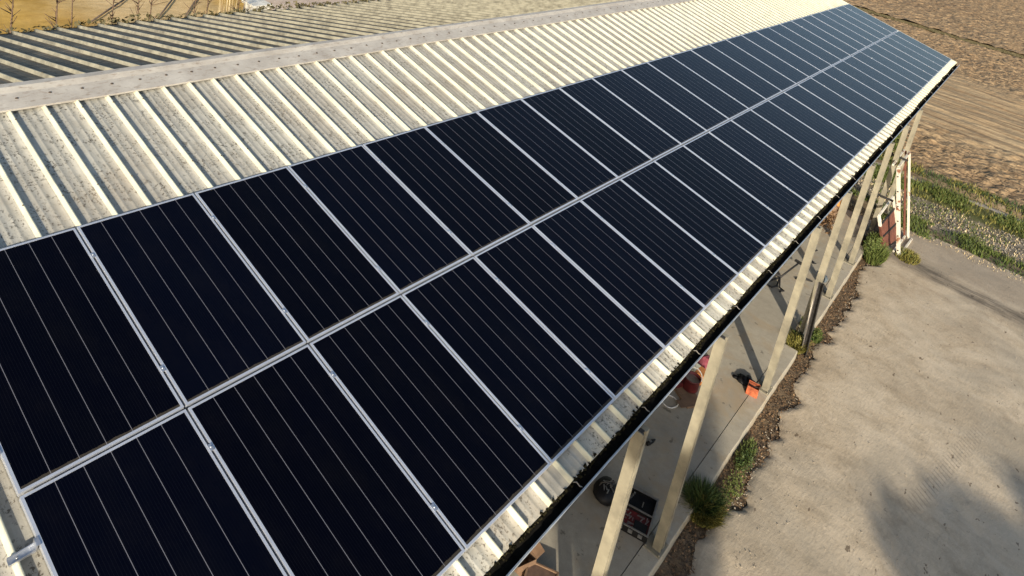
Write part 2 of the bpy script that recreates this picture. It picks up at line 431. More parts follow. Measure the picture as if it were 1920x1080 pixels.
def foliage(name,a,b):
    t=NT(name); i=t.n('ShaderNodeNewGeometry'); 
    c=t.mix(i.outputs['Random Per Island'],a,b); t.col(c); return t.set(.6,0,.25)
M_grass=foliage('grass_green',(.055,.085,.018),(.135,.155,.042))
M_grassy=foliage('grass_yellow',(.13,.125,.028),(.23,.20,.055))
M_weed=foliage('weed_dark_green',(.024,.048,.012),(.070,.100,.028))
M_straw=foliage('dry_straw',(.36,.27,.14),(.60,.49,.30))
M_deadleaf=foliage('dead_leaves',(.10,.055,.028),(.27,.17,.09))
M_treeleaf=foliage('tree_leaf',(.03,.05,.015),(.07,.10,.03))
M_stem=plain('dead_stem',(.16,.10,.06),.9,0,.3,30)
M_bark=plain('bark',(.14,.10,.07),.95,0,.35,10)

M_post=plain('post_steel',(.30,.27,.195),.75,.0,.22,3.2,dark=(.15,.135,.10))
M_under=plain('underside_sheet',(.33,.32,.29),.7,0,.2,4)
M_gut=plain('gutter_zinc',(.50,.54,.58),.42,.55,.2,7)
M_gutin=plain('gutter_sludge',(.010,.009,.007),.95,0,.4,12,bump=.8,spec=.05)
M_moss=plain('gutter_moss',(.026,.023,.012),1.0,0,.6,14,bump=1.0,spec=.02)
M_strap=plain('strap_metal',(.24,.22,.19),.6,.2,.3,20)
M_black=plain('black_plastic',(.009,.009,.010),.6,0,.3,20,spec=.25)
M_red=plain('red_foam',(.16,.012,.012),.6,0,.4,20)
M_redp=plain('red_paint',(.085,.010,.012),.5,0,.3,12)
M_chrome=plain('tool_steel',(.45,.45,.45),.3,.8,.2,30)
M_orange=plain('orange_plastic',(.50,.12,.045),.6,0,.5,9)
M_orbox=plain('orange_carton',(.80,.32,.10),.7,0,.15,12)
M_cream=plain('cream_carton',(.82,.76,.58),.7,0,.12,12)
M_card=plain('cardboard',(.20,.12,.07),.85,0,.2,8)
M_brick=plain('fired_clay',(.13,.078,.054),.9,0,.3,14)
M_white=plain('white_hose',(.75,.72,.66),.5,0,.15,20)
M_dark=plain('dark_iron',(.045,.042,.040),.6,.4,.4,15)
M_pink=plain('pink_cloth',(.26,.055,.075),.85,0,.25,14)
M_tarp=plain('orange_tarp',(.80,.36,.09),.6,0,.3,5)
M_wood=plain('old_board',(.30,.19,.11),.9,0,.4,9)
M_rag=plain('grey_rag',(.12,.15,.17),.9,0,.3,16)
M_chalk=plain('whitewash',(.74,.70,.60),.9,0,.2,5)
M_stone=plain('pale_stone',(.55,.50,.42),.9,0,.3,9)
def rusty():
    t=NT('rusty_white_paint'); v=t.obj()
    n=t.noise(v,2.2,6,.7,.4); m=t.ramp(n,[(.58,0.0),(.63,1.0)])
    rust=t.mix(t.noise(v,20,5,.7),(.13,.045,.022),(.30,.12,.06))
    c=t.mix(m,(.60,.56,.46),rust); t.col(c); t.bump(n,.3,.006); return t.set(.65,0,.3)
M_rusty=rusty()
M_rust=plain('rust_brown',(.17,.060,.036),.85,.1,.35,7,dark=(.10,.035,.022))

# ------------------------------------------------------------------ ground
def hill(X,Y): return np.full_like(X,-.30)
g=grid_mesh('ground',-700,700,-700,900,50,lambda X,Y:np.full_like(X,-.32),M_ffield)
def zf(X,Y):
    clod=np.abs(fbm(X*1.9,Y*1.9,4,.55)-.5)*2
    z=-.16+(fbm(X*1.1+5,Y*1.1,4,.6)-.5)*.16+clods(X,Y,.33)*.095+clods(X+3,Y+9,.21,40)*.05
    # smoother, drilled part of the field
    s=np.clip((Y+(fbm(X*.14,Y*.14,3)-.5)*9-33)/2.5,0,1)*np.clip((50-Y)/3,0,1)
    rows=.035*np.sin((Y+.06*X)*5.2)+(fbm(X*.8,Y*3.4,4,.6)-.5)*.12-.03
    z=z*(1-s)+rows*s
    e=np.clip((Y-28.2)/1.5,0,1); z=z*e+(-.12)*(1-e)
    return z
grid_mesh('field',-20,22,28.0,64.4,.115,zf,M_field)
def zf2(X,Y):
    z=-.08+(fbm(X*.8,Y*.8,4,.6)-.5)*.16+clods(X,Y,.55)*.15
    return z
grid_mesh('field',-36,28,65.8,140,.22,zf2,M_ffield)
# ditch far away and the near one
def zd(X,Y):
    t=(Y-64.3)/1.6
    return -.05-.36*np.sin(np.clip(t,0,1)*math.pi)**1.2+(fbm(X*1.5,Y*1.5,3)-.5)*.10
M_ditch=soil('ditch_bank',(.075,.065,.030),(.15,.12,.065),(.19,.155,.085),.5,.4)
grid_mesh('ditch',-36,28,64.3,65.9,.2,zd,M_ditch)
def zv(X,Y):
    z=-.02+(fbm(X*1.2,Y*1.2,4,.6)-.5)*.12
    wig=(fbm(X*.35,X*0+3,2)-.5)*.5
    z-= .30*np.exp(-((Y-27.35-wig)/.16)**2)*np.clip((X-2.5)/2,0,1)
    return z-np.clip((21.9+(fbm(X*1.1,X*0+9,3)-.5)*.7-Y)/.25,0,1)*.15
grid_mesh('verge',-9,34,21.3,28.2,.09,zv,M_verge)
grid_mesh('dry_ground',-60,-8.9,-8,60,.35,lambda X,Y:-.02+(fbm(X*.9,Y*.9,4,.6)-.5)*.12,M_dry)
# soil under barn edge + between floor and yard
grid_mesh('soil_strip',2.30,3.35,-9,22.4,.06,lambda X,Y:-.05+(fbm(X*4,Y*4,4,.6)-.5)*.07,M_strip)

# yard sheet with a broken edge along the soil strip
def yard():
    n=900; ys=np.linspace(-14,22.3,n)
    xe=2.83+(fbm(ys*.9,ys*0+1,3,.6)-.5)*.46+(fbm(ys*3.3,ys*0+4,2,.5)-.5)*.22+(fbm(ys*14,ys*0+8,3,.6)-.5)*.07
    xe=xe+np.where(ys>11.5,.02,-.02)-np.clip((ys-13)/6,0,1)*.10
    xe=xe-np.exp(-((ys-13.2)/.5)**2)*.10
    xs=np.concatenate([np.zeros(1),np.array([.05,.12,.25,.5,1,1.6,2.3,3.2,4.5,6,9,14,22,30])])
    V=[];
    for i,s in enumerate(xs):
        z=np.full(n,.0)+(fbm((xe+s)*.7,ys*.7,3)-.5)*.030*(min(1,s*3)) 
        if i==0: z=z-.035
        V.append(np.stack([xe+(s if i else -.025),ys,z],1))
    V=np.concatenate(V); m=len(xs); I,J=np.meshgrid(np.arange(n-1),np.arange(m-1)); a=(J*n+I).ravel()
    F=np.stack([a,a+n,a+n+1,a+1],1)
    # ragged far edge
    far=V[:,1]>22.2; 
    o=mesh_np('yard',V,F,M_yard,smooth=True); tag(o,kind='structure'); return o
yard()

# barn floor and kerb (kerb broken where the shrubs grow)
mb=MB(); mb.box((-8.4,-9,-.3),(2.17,21.2,SLAB-.004))
tag(mb.build('floor',M_floor),kind='structure')
def kerb_piece(y0,y1,label):
    nseg=max(2,int((y1-y0)/.25)); mbk=MB(); P=[]
    for i in range(nseg+1):
        y=y0+(y1-y0)*i/nseg; j=(random.random()-.5)*.014
        P.append((y,2.445+j,SLAB+(random.random()-.5)*.006))
    for (ya,xa,za),(yb,xb,zb) in zip(P[:-1],P[1:]):
        mbk.quad([(2.182,ya,SLAB),(xa-.012,ya,za),(xb-.012,yb,zb),(2.182,yb,SLAB)])
        mbk.quad([(xa-.012,ya,za),(xa,ya,za-.015),(xb,yb,zb-.015),(xb-.012,yb,zb)])
        mbk.quad([(xa,ya,za-.015),(xa+.01,ya,-.25),(xb+.01,yb,-.25),(xb,yb,zb-.015)])
    for (y,x,z),fl in ((P[0],0),(P[-1],1)):
        q=[(2.182,y,SLAB),(x-.012,y,z),(x+.01,y,-.25),(2.182,y,-.25)]
        mbk.quad(q if not fl else q[::-1])
    mbk.quad([(2.182,y0,SLAB),(2.182,y1,SLAB),(2.182,y1,-.25),(2.182,y0,-.25)])
    o=mbk.build('kerb',M_kerb); tag(o,label,'kerb','concrete kerbs under the row of posts'); return o
kerb_piece(-9,13.02,'long pale concrete kerb under the nearer posts, ending at the yellowing shrub')
kerb_piece(14.02,19.2,'short concrete kerb beyond the shrub gap, running towards the rusty frames')

# ------------------------------------------------------------------ barn
barn=empty('barn',(0,0,0)); tag(barn,'open sided farm shed with cream ribbed metal roof on steel posts','barn')
RIB=.3337; U0=2.228-RIB*26   # phase of the ribs
YA,YB=-6.2,31.28
def profile(ya,yb,H=.044):
    P=[] # (u, n, matindex of the strip that starts here)
    k0=int(math.floor((ya-U0)/RIB))-1; k=k0
    while U0+k*RIB<yb+RIB:
        c=U0+k*RIB
        for du,n,m in ((-.022,0,1),(-.010,H,1),(.010,H,1),(.022,0,0),(.118,0,0),(.124,.0022,0),(.138,.0022,0),(.144,0,0),(.204,0,0),(.210,.0022,0),(.224,.0022,0),(.230,0,0)):
            u=c+du
            if ya<=u<=yb: P.append((u,n,m))
        k+=1
    return P
def sheet(name,fn,vs,mats,jag=0.0,sag=.004):
    P=profile(YA,YB); nu=len(P); nv=len(vs)
    U=np.array([p[0] for p in P]); Nn=np.array([p[1] for p in P])
    V=[]
    for j,v in enumerate(vs):
        vv=np.full(nu,float(v))
        if jag and j==0:
            vv=vv+(fbm(U*1.2,U*0,2)-.5)*.04
        w=(fbm(U*.5+3,vv*.7+5,3)-.5)*sag*2
        for u,n,x,y in zip(U,Nn,vv,w): V.append(tuple(fn(u,x,n+y)))
    I,J=np.meshgrid(np.arange(nu-1),np.arange(nv-1)); a=(J*nu+I).ravel()
    mi=np.array([p[2] for p in P[:-1]]); mi=np.tile(mi,nv-1)
    F=np.stack([a,a+1,a+nu+1,a+nu],1)
    o=mesh_np(name,V,F,mats,barn,midx=mi)
    md=o.modifiers.new('thick','SOLIDIFY'); md.thickness=.0015; md.offset=-1
    return o
PAN=-.100
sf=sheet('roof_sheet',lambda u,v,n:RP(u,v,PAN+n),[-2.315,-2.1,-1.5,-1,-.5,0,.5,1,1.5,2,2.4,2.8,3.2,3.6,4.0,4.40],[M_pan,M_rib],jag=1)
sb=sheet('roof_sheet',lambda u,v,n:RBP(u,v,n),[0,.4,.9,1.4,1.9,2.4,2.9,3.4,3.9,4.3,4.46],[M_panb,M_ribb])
sb['label']='darker rear slope of the ribbed roof'
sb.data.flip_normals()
# ridge cap
mb=MB(); st=90; prev=None
prof=[(4.02,-.064,0),(4.025,-.043,0),(4.30,-.036,0),(4.385,-.012,0)]
for i in range(st+1):
    u=YA+(YB-YA)*i/st; wob=(float(fbm(np.array([u*.35]),np.array([2.0]),3)[0])-.5)*.10
    wz=(float(fbm(np.array([u*.5]),np.array([9.0]),3)[0])-.5)*.05
    row=[RP(u,a+wob*(.4),n+wz*.3) for a,n,_ in prof]
    row+= [RBP(u,.02+wob*.1,.083+wz*.3),RBP(u,.075,.058),RBP(u,.078,.046)]
    if prev:
        for a in range(len(row)-1): mb.quad([prev[a],row[a],row[a+1],prev[a+1]][::-1])
    prev=row
k=0; u=YA+.2
while u<YB:
    c=RP(u,4.20+random.uniform(-.01,.01),-.041); mb.lathe([(.017,0),(.017,.006),(.008,.012),(0,.013)],c,8,mi=1); u+=RIB
mb.build('ridge_cap',[M_ridge,plain('rusty_bolt',(.07,.05,.035),.8,0,.3,30)],barn)
# roofing screws on the ribs
mb=MB(); u=U0
while u<YB:
    if u>YA:
        for v in (-2.10,-2.04,2.62,3.86):
            if random.random()<.85:
                mb.lathe([(.010,0),(.010,.004),(.005,.008),(0,.009)],RP(u+random.uniform(-.006,.006),v+random.uniform(-.02,.02),PAN+.044),7)
        for w in (.6,2.3,4.1):
            if random.random()<.8: mb.lathe([(.011,0),(.011,.005),(0,.009)],RBP(u,w+random.uniform(-.03,.03),.046),7,mi=0)
    u+=RIB
tmp=mb.build('screws',plain('screw_cap',(.10,.085,.06),.7,0,.3,30))
bm=bmesh.new(); bm.from_mesh(sf.data); nf=len(bm.faces); bm.from_mesh(tmp.data); bm.faces.ensure_lookup_table()
for f in bm.faces[nf:]: f.material_index=2
bm.to_mesh(sf.data); bm.free(); sf.data.materials.append(tmp.data.materials[0]); bpy.data.objects.remove(tmp)
# gable trim at the far and near end
for ya,yb in ((YB+.002,YB+.062),(YA-.062,YA-.002)):
    mb=MB()
    mb.hexa([RP(ya,-2.33,-.20),RP(yb,-2.33,-.20),RP(yb,4.40,-.20),RP(ya,4.40,-.20),RP(ya,-2.33,-.048),RP(yb,-2.33,-.048),RP(yb,4.40,-.048),RP(ya,4.40,-.048)][::1])
    mb.build('gable_trim',M_rib,barn)
# gutter
eave=RP(0,-2.315,PAN)     # bottom edge of the pans
gx0=eave.x-.035; gx1=2.350; gzt=3.560; gzb=3.470
mb=MB()
prof=[(gx0,gzt-.01),(gx0,gzb+.02),(gx0+.02,gzb),(gx1-.05,gzb),(gx1-.020,gzb+.03),(gx1-.004,gzt),(gx1+.010,gzt+.006),(gx1+.014,gzt-.004),(gx1+.006,gzt-.012),(gx1-.010,gzb+.024),(gx1-.045,gzb-.010),(gx0+.014,gzb-.010),(gx0-.006,gzb+.016),(gx0-.006,gzt-.01)]
N=60
def gp(i,p):
    u=YA+(YB+.03-YA)*i/N; wob=(float(fbm(np.array([u*.3]),np.array([1.0]),2)[0])-.5)*.03
    return (p[0]+wob*.5,u,p[1]+wob*.4)
for i in range(N):
    for a in range(len(prof)):
        b=(a+1)%len(prof); mi=1 if a<5 else 0
        mb.quad([gp(i,prof[a]),gp(i+1,prof[a]),gp(i+1,prof[b]),gp(i,prof[b])][::-1],mi)
for i in (0,N): mb.quad([gp(i,p) for p in (prof if i else prof[::-1])])
gut=mb.build('gutter',[M_gut,M_gutin],barn)
# sludge and moss lying in the gutter
n=1500; us=np.linspace(YA,YB,n); xs=np.linspace(gx0+.012,gx1-.012,9)
U,X=np.meshgrid(us,xs)
Zg=gzb+.012+(fbm(U*9,X*30,4,.6)-.4)*.04
Zg+= np.clip(1-(X-gx0)/.10,0,1)*(.02+.06*np.clip(fbm(U*6+40,X*3,3)-.42,0,1)*3)
V=np.stack([X.ravel(),U.ravel(),np.minimum(Zg,gzt-.03).ravel()],1)
I,J=np.meshgrid(np.arange(n-1),np.arange(len(xs)-1)); a=(J*n+I).ravel()
mesh_np('sludge',V,np.stack([a,a+n,a+n+1,a+1],1),M_gutin,gut,smooth=True)
# moss clumps clinging to the sheet ends
V=[];F=[]
for k in range(5200):
    u=random.uniform(YA,YB)
    d=float(fbm(np.array([u*2.2]),np.array([5.0]),3)[0])
    if random.random()>.25+d: continue
    c=RP(u,-2.315+random.gauss(-.008,.010),PAN+random.uniform(-.035,.004)); s=random.uniform(.008,.026)
    ax=Vector((random.gauss(0,1),random.gauss(0,1),random.gauss(0,1))).normalized(); b=len(V)
    x=ax.orthogonal().normalized(); y=ax.cross(x)
    V+= [tuple(c+x*s),tuple(c+y*s*.8),tuple(c-x*s),tuple(c-y*s*.8),tuple(c+ax*s*.7),tuple(c-ax*s*.7)]
    for a_,b_ in ((0,1),(1,2),(2,3),(3,0)): F+= [(b+a_,b+b_,b+4),(b+b_,b+a_,b+5)]
mesh_np('moss',V,F,M_moss,gut)
# gutter straps
u=2.28-1.31*6
while u<YB:
    mb=MB(); mb.tube([(gx0+.05,u-.008,gzt+.012),(gx0+.075,u+.01,gzt+.020),(gx0+.105,u+.02,gzt-.004),(gx0+.125,u+.045,gzt-.02)],.0055,5)
    mb.build('gutter_strap',M_strap,gut); u+=1.31
# posts
POST_Y=[6.967+2.193*k for k in (-5,-4,-3,-2,-1,0,2,3,4,5,6,7)]
def post_mb():
    mb=MB(); w=.118; d=.14; cx=2.342; z0=SLAB; z1=3.455; x0=cx-w/2; x1=cx+w/2; g0=-d/2+.018; g1=-d/2+.075
    mb.box((x0,-d/2,z0),(x1,g0,z1)); mb.box((x0,g0,z0),(x1-.022,g1,z1),1); mb.box((x0,g1,z0),(x1,d/2,z1))  # middle strip coloured dark to stand in for shade in the groove
    return mb
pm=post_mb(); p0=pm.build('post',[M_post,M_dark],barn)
bp=MB(); bp.box((2.31-.125,-.14,SLAB-.001),(2.31+.125,.14,SLAB+.014))
for sx in (-.1,.1):
    for sy in (-.115,.115): bp.lathe([(.014,.014),(.014,.03),(0,.032)],(2.31+sx,sy,SLAB),6)
b0=bp.build('base_plate',M_post,p0)
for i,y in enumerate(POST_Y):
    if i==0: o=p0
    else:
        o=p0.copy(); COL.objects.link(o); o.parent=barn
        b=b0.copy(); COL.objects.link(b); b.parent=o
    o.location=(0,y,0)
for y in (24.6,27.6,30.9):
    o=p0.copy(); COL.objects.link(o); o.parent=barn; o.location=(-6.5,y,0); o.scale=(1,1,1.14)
# beam on the posts, rafters, purlins, back posts
mb=MB(); zc=3.40
mb.box((2.05,YA+.05,3.24),(2.20,YB-.05,3.252)); mb.box((2.05,YA+.05,3.408),(2.20,YB-.05,3.42)); mb.box((2.12,YA+.05,3.252),(2.13,YB-.05,3.408))
mb.build('eave_beam',M_post,barn)
for y in POST_Y+[9.16,24.6,26.8,29.0,30.9]:
    mb=MB()
    mb.hexa([RP(y-.07,-2.1,-.44),RP(y+.07,-2.1,-.44),RP(y+.07,4.34,-.44),RP(y-.07,4.34,-.44),RP(y-.07,-2.1,-.26),RP(y+.07,-2.1,-.26),RP(y+.07,4.34,-.26),RP(y-.07,4.34,-.26)])
    mb.hexa([RBP(y-.07,.05,-.34),RBP(y-.07,4.2,-.34),RBP(y+.07,4.2,-.34),RBP(y+.07,.05,-.34),RBP(y-.07,.05,-.16),RBP(y-.07,4.2,-.16),RBP(y+.07,4.2,-.16),RBP(y+.07,.05,-.16)])
    mb.build('rafter',M_under,barn)
for v in (-1.9,-.6,.7,2.0,3.3):
    mb=MB(); mb.hexa([RP(YA+.05,v-.04,-.255),RP(YB-.05,v-.04,-.255),RP(YB-.05,v+.04,-.255),RP(YA+.05,v+.04,-.255),RP(YA+.05,v-.04,-.112),RP(YB-.05,v-.04,-.112),RP(YB-.05,v+.04,-.112),RP(YA+.05,v+.04,-.112)])
    mb.build('purlin',M_under,barn)
for w in (.8,2.2,3.6):
    mb=MB(); mb.hexa([RBP(YA+.05,w-.04,-.155),RBP(YA+.05,w+.04,-.155),RBP(YB-.05,w+.04,-.155),RBP(YB-.05,w-.04,-.155),RBP(YA+.05,w-.04,-.012),RBP(YA+.05,w+.04,-.012),RBP(YB-.05,w+.04,-.012),RBP(YB-.05,w-.04,-.012)])
    mb.build('purlin',M_under,barn)
mb=MB(); mb.box((-8.40,YA+.1,-.3),(-8.22,22.6,4.02)); mb.build('back_wall',M_block,barn)
# growth in the back gutter
V=[];F=[]
for k in range(3200):
    u=random.uniform(YA,YB); c=RBP(u,4.52,-.02)+Vector((random.uniform(-.12,.02),0,random.uniform(-.02,.10)*float(fbm(np.array([u*1.2]),np.array([8.0]),3)[0])*2)); s=random.uniform(.02,.055); b=len(V)
    x=Vector((random.gauss(0,1),random.gauss(0,1),random.gauss(0,1))).normalized(); y=x.orthogonal()
    V+=[tuple(c+x*s),tuple(c+y*s*.5),tuple(c-x*s),tuple(c-y*s*.5)]; F.append((b,b+1,b+2,b+3))
mesh_np('moss',V,F,foliage('back_gutter_growth',(.05,.045,.02),(.12,.10,.045)),barn)
mb=MB(); a=RBP(0,4.46,0)
mb.box((a.x-.16,YA,a.z-.14),(a.x+.03,YB,a.z-.05)); mb.build('back_gutter',M_gutin,barn)

# ------------------------------------------------------------------ solar panels
PW,PL,LIP,PT=1.130,2.105,.019,.035
PITCH=1.15
mbf=MB()
def fr(a,c): mbf.box(a,c)
fr((0,0,-PT),(PW,LIP,0)); fr((0,PL-LIP,-PT),(PW,PL,0)); fr((0,LIP,-PT),(LIP,PL-LIP,0)); fr((PW-LIP,LIP,-PT),(PW,PL-LIP,0))
frame0=mbf.build('frame',M_alu)
mbg=MB(); mbg.box((LIP,LIP,-.008),(PW-LIP,PL-LIP,-.0025)); cells0=mbg.build('cells',M_cell)
mbc=MB(); mbc.box((PW-.006,-.028,.0005),(PW+.026,.028,.0055)); mbc.box((PW+.002,-.028,-.03),(PW+.018,.028,.0005)); mbc.lathe([(.007,.0055),(.007,.012),(0,.012)],(PW+.010,0,0),8)
clamp0=mbc.build('clamp',M_steel)
rail0=None
mbr=MB()
ORD=['','first','second','third','fourth','fifth','sixth','seventh','eighth','ninth','tenth','eleventh','twelfth','thirteenth','fourteenth','fifteenth','sixteenth','seventeenth','eighteenth','nineteenth','twentieth','twenty-first','twenty-second','twenty-third','twenty-fourth','twenty-fifth','twenty-sixth','twenty-seventh']
def panel_matrix(u,v):
    m=Matrix.Identity(4)
    ex=Vector((0,1,0)); ey=Vector((-CT,0,ST)); ez=Vector((ST,0,CT)); o=RP(u,v,0)
    for i in range(3): m[i][0]=ex[i]; m[i][1]=ey[i]; m[i][2]=ez[i]; m[i][3]=o[i]
    return m
first=True
for row in (0,1):
    for i in range(27):
        u=i*PITCH+.010+random.uniform(-.002,.002); v=(.0125 if row else -.0125-PL)+random.uniform(-.003,.003)
        e=empty('solar_panel',mat=panel_matrix(u,v)@Matrix.Rotation(random.uniform(-.0012,.0012),4,'X')@Matrix.Rotation(random.uniform(-.0012,.0012),4,'Y'))
        where='upper row nearer the ridge' if row else 'lower row along the gutter'
        nth='%s from the near end'%ORD[i+1] if i<13 else ('%s from the far end'%ORD[27-i])
        if i==0: nth='first at the near end'
        if i==26: nth='last at the far end'
        tag(e,'black solar panel, %s, %s'%(nth,where),'solar panel','black solar panels in two rows on the shed roof')
        def put(src,loc=(0,0,0)):
            global first
            o=bpy.data.objects.new(src.name.split('.')[0],src.data); COL.objects.link(o); o.parent=e; o.location=loc
            return o
        put(frame0); put(cells0)
        if i<26:
            for vy in (.38,1.72): put(clamp0,(0,vy+random.uniform(-.02,.02),0))
for o in (frame0,cells0,clamp0): bpy.data.objects.remove(o)
# short rails lying on the ribs under the panel joints; the end ones stick out past the array
def rail(u0,u1,v,end=False):
    mb=MB()
    def L(p): return RP(p.x,p.y,p.z)
    mb.box((u0,v-.026,-.0575),(u1,v-.021,-.0355),xf=L); mb.box((u0,v+.021,-.0575),(u1,v+.026,-.0355),xf=L)
    mb.box((u0,v-.021,-.0575),(u1,v+.021,-.0545),xf=L)
    o=mb.build('mounting_rail',M_steel)
    if end:
        mb=MB(); mb.box((-.030,v-.028,-.0545),(-.004,v+.028,-.048),xf=L); mb.box((-.012,v-.028,-.048),(-.004,v+.028,.004),xf=L); mb.box((-.012,v-.028,.004),(.012,v+.028,.008),xf=L)
        mb.build('end_clamp',M_steel,o)
        mb=MB(); mb.lathe([(.008,0),(.008,.008),(0,.009)],RP(u0+.05,v,-.0545),8); mb.build('screw',M_chrome,o)
    return o
a=rail(-.155,.20,-.34,True); tag(a,'short galvanised mounting rail poking out below the row joint, near end of the array','mounting rail','short rails sticking out at the near end')
a=rail(-.155,.20,.36,True); tag(a,'short galvanised mounting rail at the near end, above the row joint','mounting rail','short rails sticking out at the near end')
a=rail(-.155,.20,-1.72,True); tag(a,'short galvanised mounting rail at the near end, lowest by the gutter','mounting rail','short rails sticking out at the near end')

# ------------------------------------------------------------------ plants
def blades(n,cx,cy,rx,ry,h,z=0.0,w=.008,lean=.5,zfun=None,clump=None,area=None):
    V=np.zeros((n*5,3)); F=[]
    if area is None:
        a=rng.random(n)*2*np.pi; r=np.sqrt(rng.random(n)); X=cx+np.cos(a)*r*rx; Y=cy+np.sin(a)*r*ry
    else: X,Y=area(n)
    n=len(X); Z=np.full(n,z) if zfun is None else zfun(X,Y)
    H=h*(.5+rng.random(n)*.8); A=rng.random(n)*2*np.pi; dx=np.cos(A);dy=np.sin(A); ln=lean*rng.random(n)*H
    if area is None:
        ox=(X-cx)/max(rx,1e-3); oy=(Y-cy)/max(ry,1e-3); H*=1.1-.5*np.sqrt(ox**2+oy**2)
        lx=dx*ln*.5+ox*H*lean; ly=dy*ln*.5+oy*H*lean
    else: lx=dx*ln; ly=dy*ln
    B=rng.random(n)*np.pi; wx=np.cos(B)*w; wy=np.sin(B)*w
    P=np.stack([np.stack([X-wx,Y-wy,Z-.02],1),np.stack([X+wx,Y+wy,Z-.02],1),
                np.stack([X+wx*.8+lx*.35,Y+wy*.8+ly*.35,Z+H*.55],1),np.stack([X-wx*.8+lx*.35,Y-wy*.8+ly*.35,Z+H*.55],1),
                np.stack([X+lx,Y+ly,Z+H*(1-.15*lean)],1)],1).reshape(-1,3)
    i=np.arange(n)*5
    F=np.concatenate([np.stack([i,i+1,i+2],1),np.stack([i,i+2,i+3],1),np.stack([i+3,i+2,i+4],1)])
    return P,F
def leafball(n,c,r,s,flat=.7):
    d=rng.normal(size=(n,3)); d/=np.linalg.norm(d,axis=1)[:,None]
    rad=(.35+.65*rng.random(n))[:,None]
    P=np.array(c)+d*rad*np.array(r)
    P[:,2]=np.maximum(P[:,2],c[2]-r[2]*.9)
    x=rng.normal(size=(n,3)); x/=np.linalg.norm(x,axis=1)[:,None]; y=np.cross(x,rng.normal(size=(n,3))); y/=np.linalg.norm(y,axis=1)[:,None]
    sz=s*(.5+rng.random(n))[:,None]
    V=np.stack([P+x*sz,P+y*sz*flat*.5,P-x*sz,P-y*sz*flat*.5],1).reshape(-1,3)
    i=np.arange(n)*4; return V,np.stack([i,i+1,i+2,i+3],1)
def tri2(F): return np.concatenate([F[:,[0,1,2]],F[:,[0,2,3]]])
def plant(name,parts,label,cat,group=None):
    V=[];F=[];M=[];mats=[];b=0
    for (P,f,m) in parts:
        if f.shape[1]==4: f=tri2(f)
        if m not in mats: mats.append(m)
        V.append(P);F.append(f+b);M.append(np.full(len(f),mats.index(m)));b+=len(P)
    o=mesh_np(name,np.concatenate(V),np.concatenate(F),mats,midx=np.concatenate(M))
    tag(o,label,cat,group); return o
def cat_(a,m): return (a[0],a[1],m)
G='weeds growing along the kerb'
plant('weed_clump',[cat_(blades(1500,2.52,8.12,.26,.26,.24,z=.0,w=.007,lean=.9),M_grassy),cat_(blades(1300,2.46,8.18,.22,.22,.26,z=.05,w=.007,lean=.8),M_weed),cat_(leafball(700,(2.62,8.35,.10),(.22,.30,.14),.022),M_weed),cat_(leafball(500,(2.70,8.85,.06),(.16,.45,.12),.020),M_grass)],'big green and yellow grass tuft spilling over the kerb near the tool case','weed',G)
plant('weed_clump',[cat_(leafball(700,(2.66,9.55,.05),(.14,.40,.09),.018),M_weed),cat_(blades(300,2.6,9.7,.12,.4,.10,w=.006),M_grass)],'low dark green weeds in the soil strip beyond the big tuft','weed',G)
plant('weed_clump',[cat_(blades(700,2.34,13.30,.17,.20,.30,z=.0,w=.008,lean=.8),M_grassy),cat_(leafball(450,(2.32,13.45,.15),(.18,.24,.16),.028),M_weed),cat_(leafball(200,(2.36,13.25,.22),(.12,.12,.10),.022),M_grassy)],'yellowing shrub in the kerb gap beside the third visible post','weed',G)
plant('weed_clump',[cat_(leafball(500,(2.28,13.95,.22),(.10,.12,.20),.022),M_grass)],'upright light green weed behind the leaning black channel','weed',G)
plant('weed_clump',[cat_(leafball(550,(2.56,13.95,.12),(.10,.14,.16),.022),M_grass),cat_(blades(160,2.56,13.95,.10,.12,.26,w=.007),M_weed)],'small bright green plant at the start of the farther kerb','weed',G)
plant('weed_clump',[cat_(leafball(1500,(2.55,19.35,.25),(.22,.75,.30),.035),M_grass),cat_(blades(900,2.7,19.3,.25,.7,.30,w=.009),M_grass)],'bright green bush at the far kerb end beside the rusty frames','weed',G)
plant('weed_clump',[cat_(blades(800,3.35,20.1,.30,.45,.14,w=.008),M_grassy),cat_(leafball(300,(3.3,20.1,.03),(.3,.4,.08),.03),M_grass)],'flattened yellow-green grass around the foot of the tall rusty frame','weed',G)
# verge grass (uncountable)
def area_verge(y0,y1,dens_seed,xlo=-8.5,xhi=11):
    def f(n):
        X=xlo+rng.random(n)*(xhi-xlo); Y=y0+rng.random(n)*(y1-y0)
        wv=(fbm(X*.9,Y*.9,3)-.5)*1.0
        k=(fbm(X*1.3+dens_seed,Y*1.3,3)>.44)&(Y+wv>y0+.12)&(Y+wv<y1-.12)
        return X[k],Y[k]
    return f
parts=[]
for (y0,y1,n,h,m,sd) in ((21.9,23.5,16000,.15,M_grass,1),(21.9,23.3,5000,.12,M_weed,7),(25.0,26.9,22000,.15,M_grass,3),(25.0,27.0,3500,.12,M_grassy,11),(27.4,28.7,5000,.14,M_grassy,5),(27.3,28.6,5000,.14,M_weed,9),(23.0,25.3,5000,.07,M_straw,13),(23.2,25.1,5500,.09,M_grass,21),(21.5,22.2,2500,.07,M_straw,15)):
    P,F=blades(n,0,0,1,1,h,w=.012,lean=.9,zfun=lambda X,Y:zv(X,Y)-.0,area=area_verge(y0,y1,sd))
    parts.append((P,F,m))
o=plant('grass',parts,'green and straw coloured grass of the verge between yard and field','grass'); tag(o,kind='stuff')
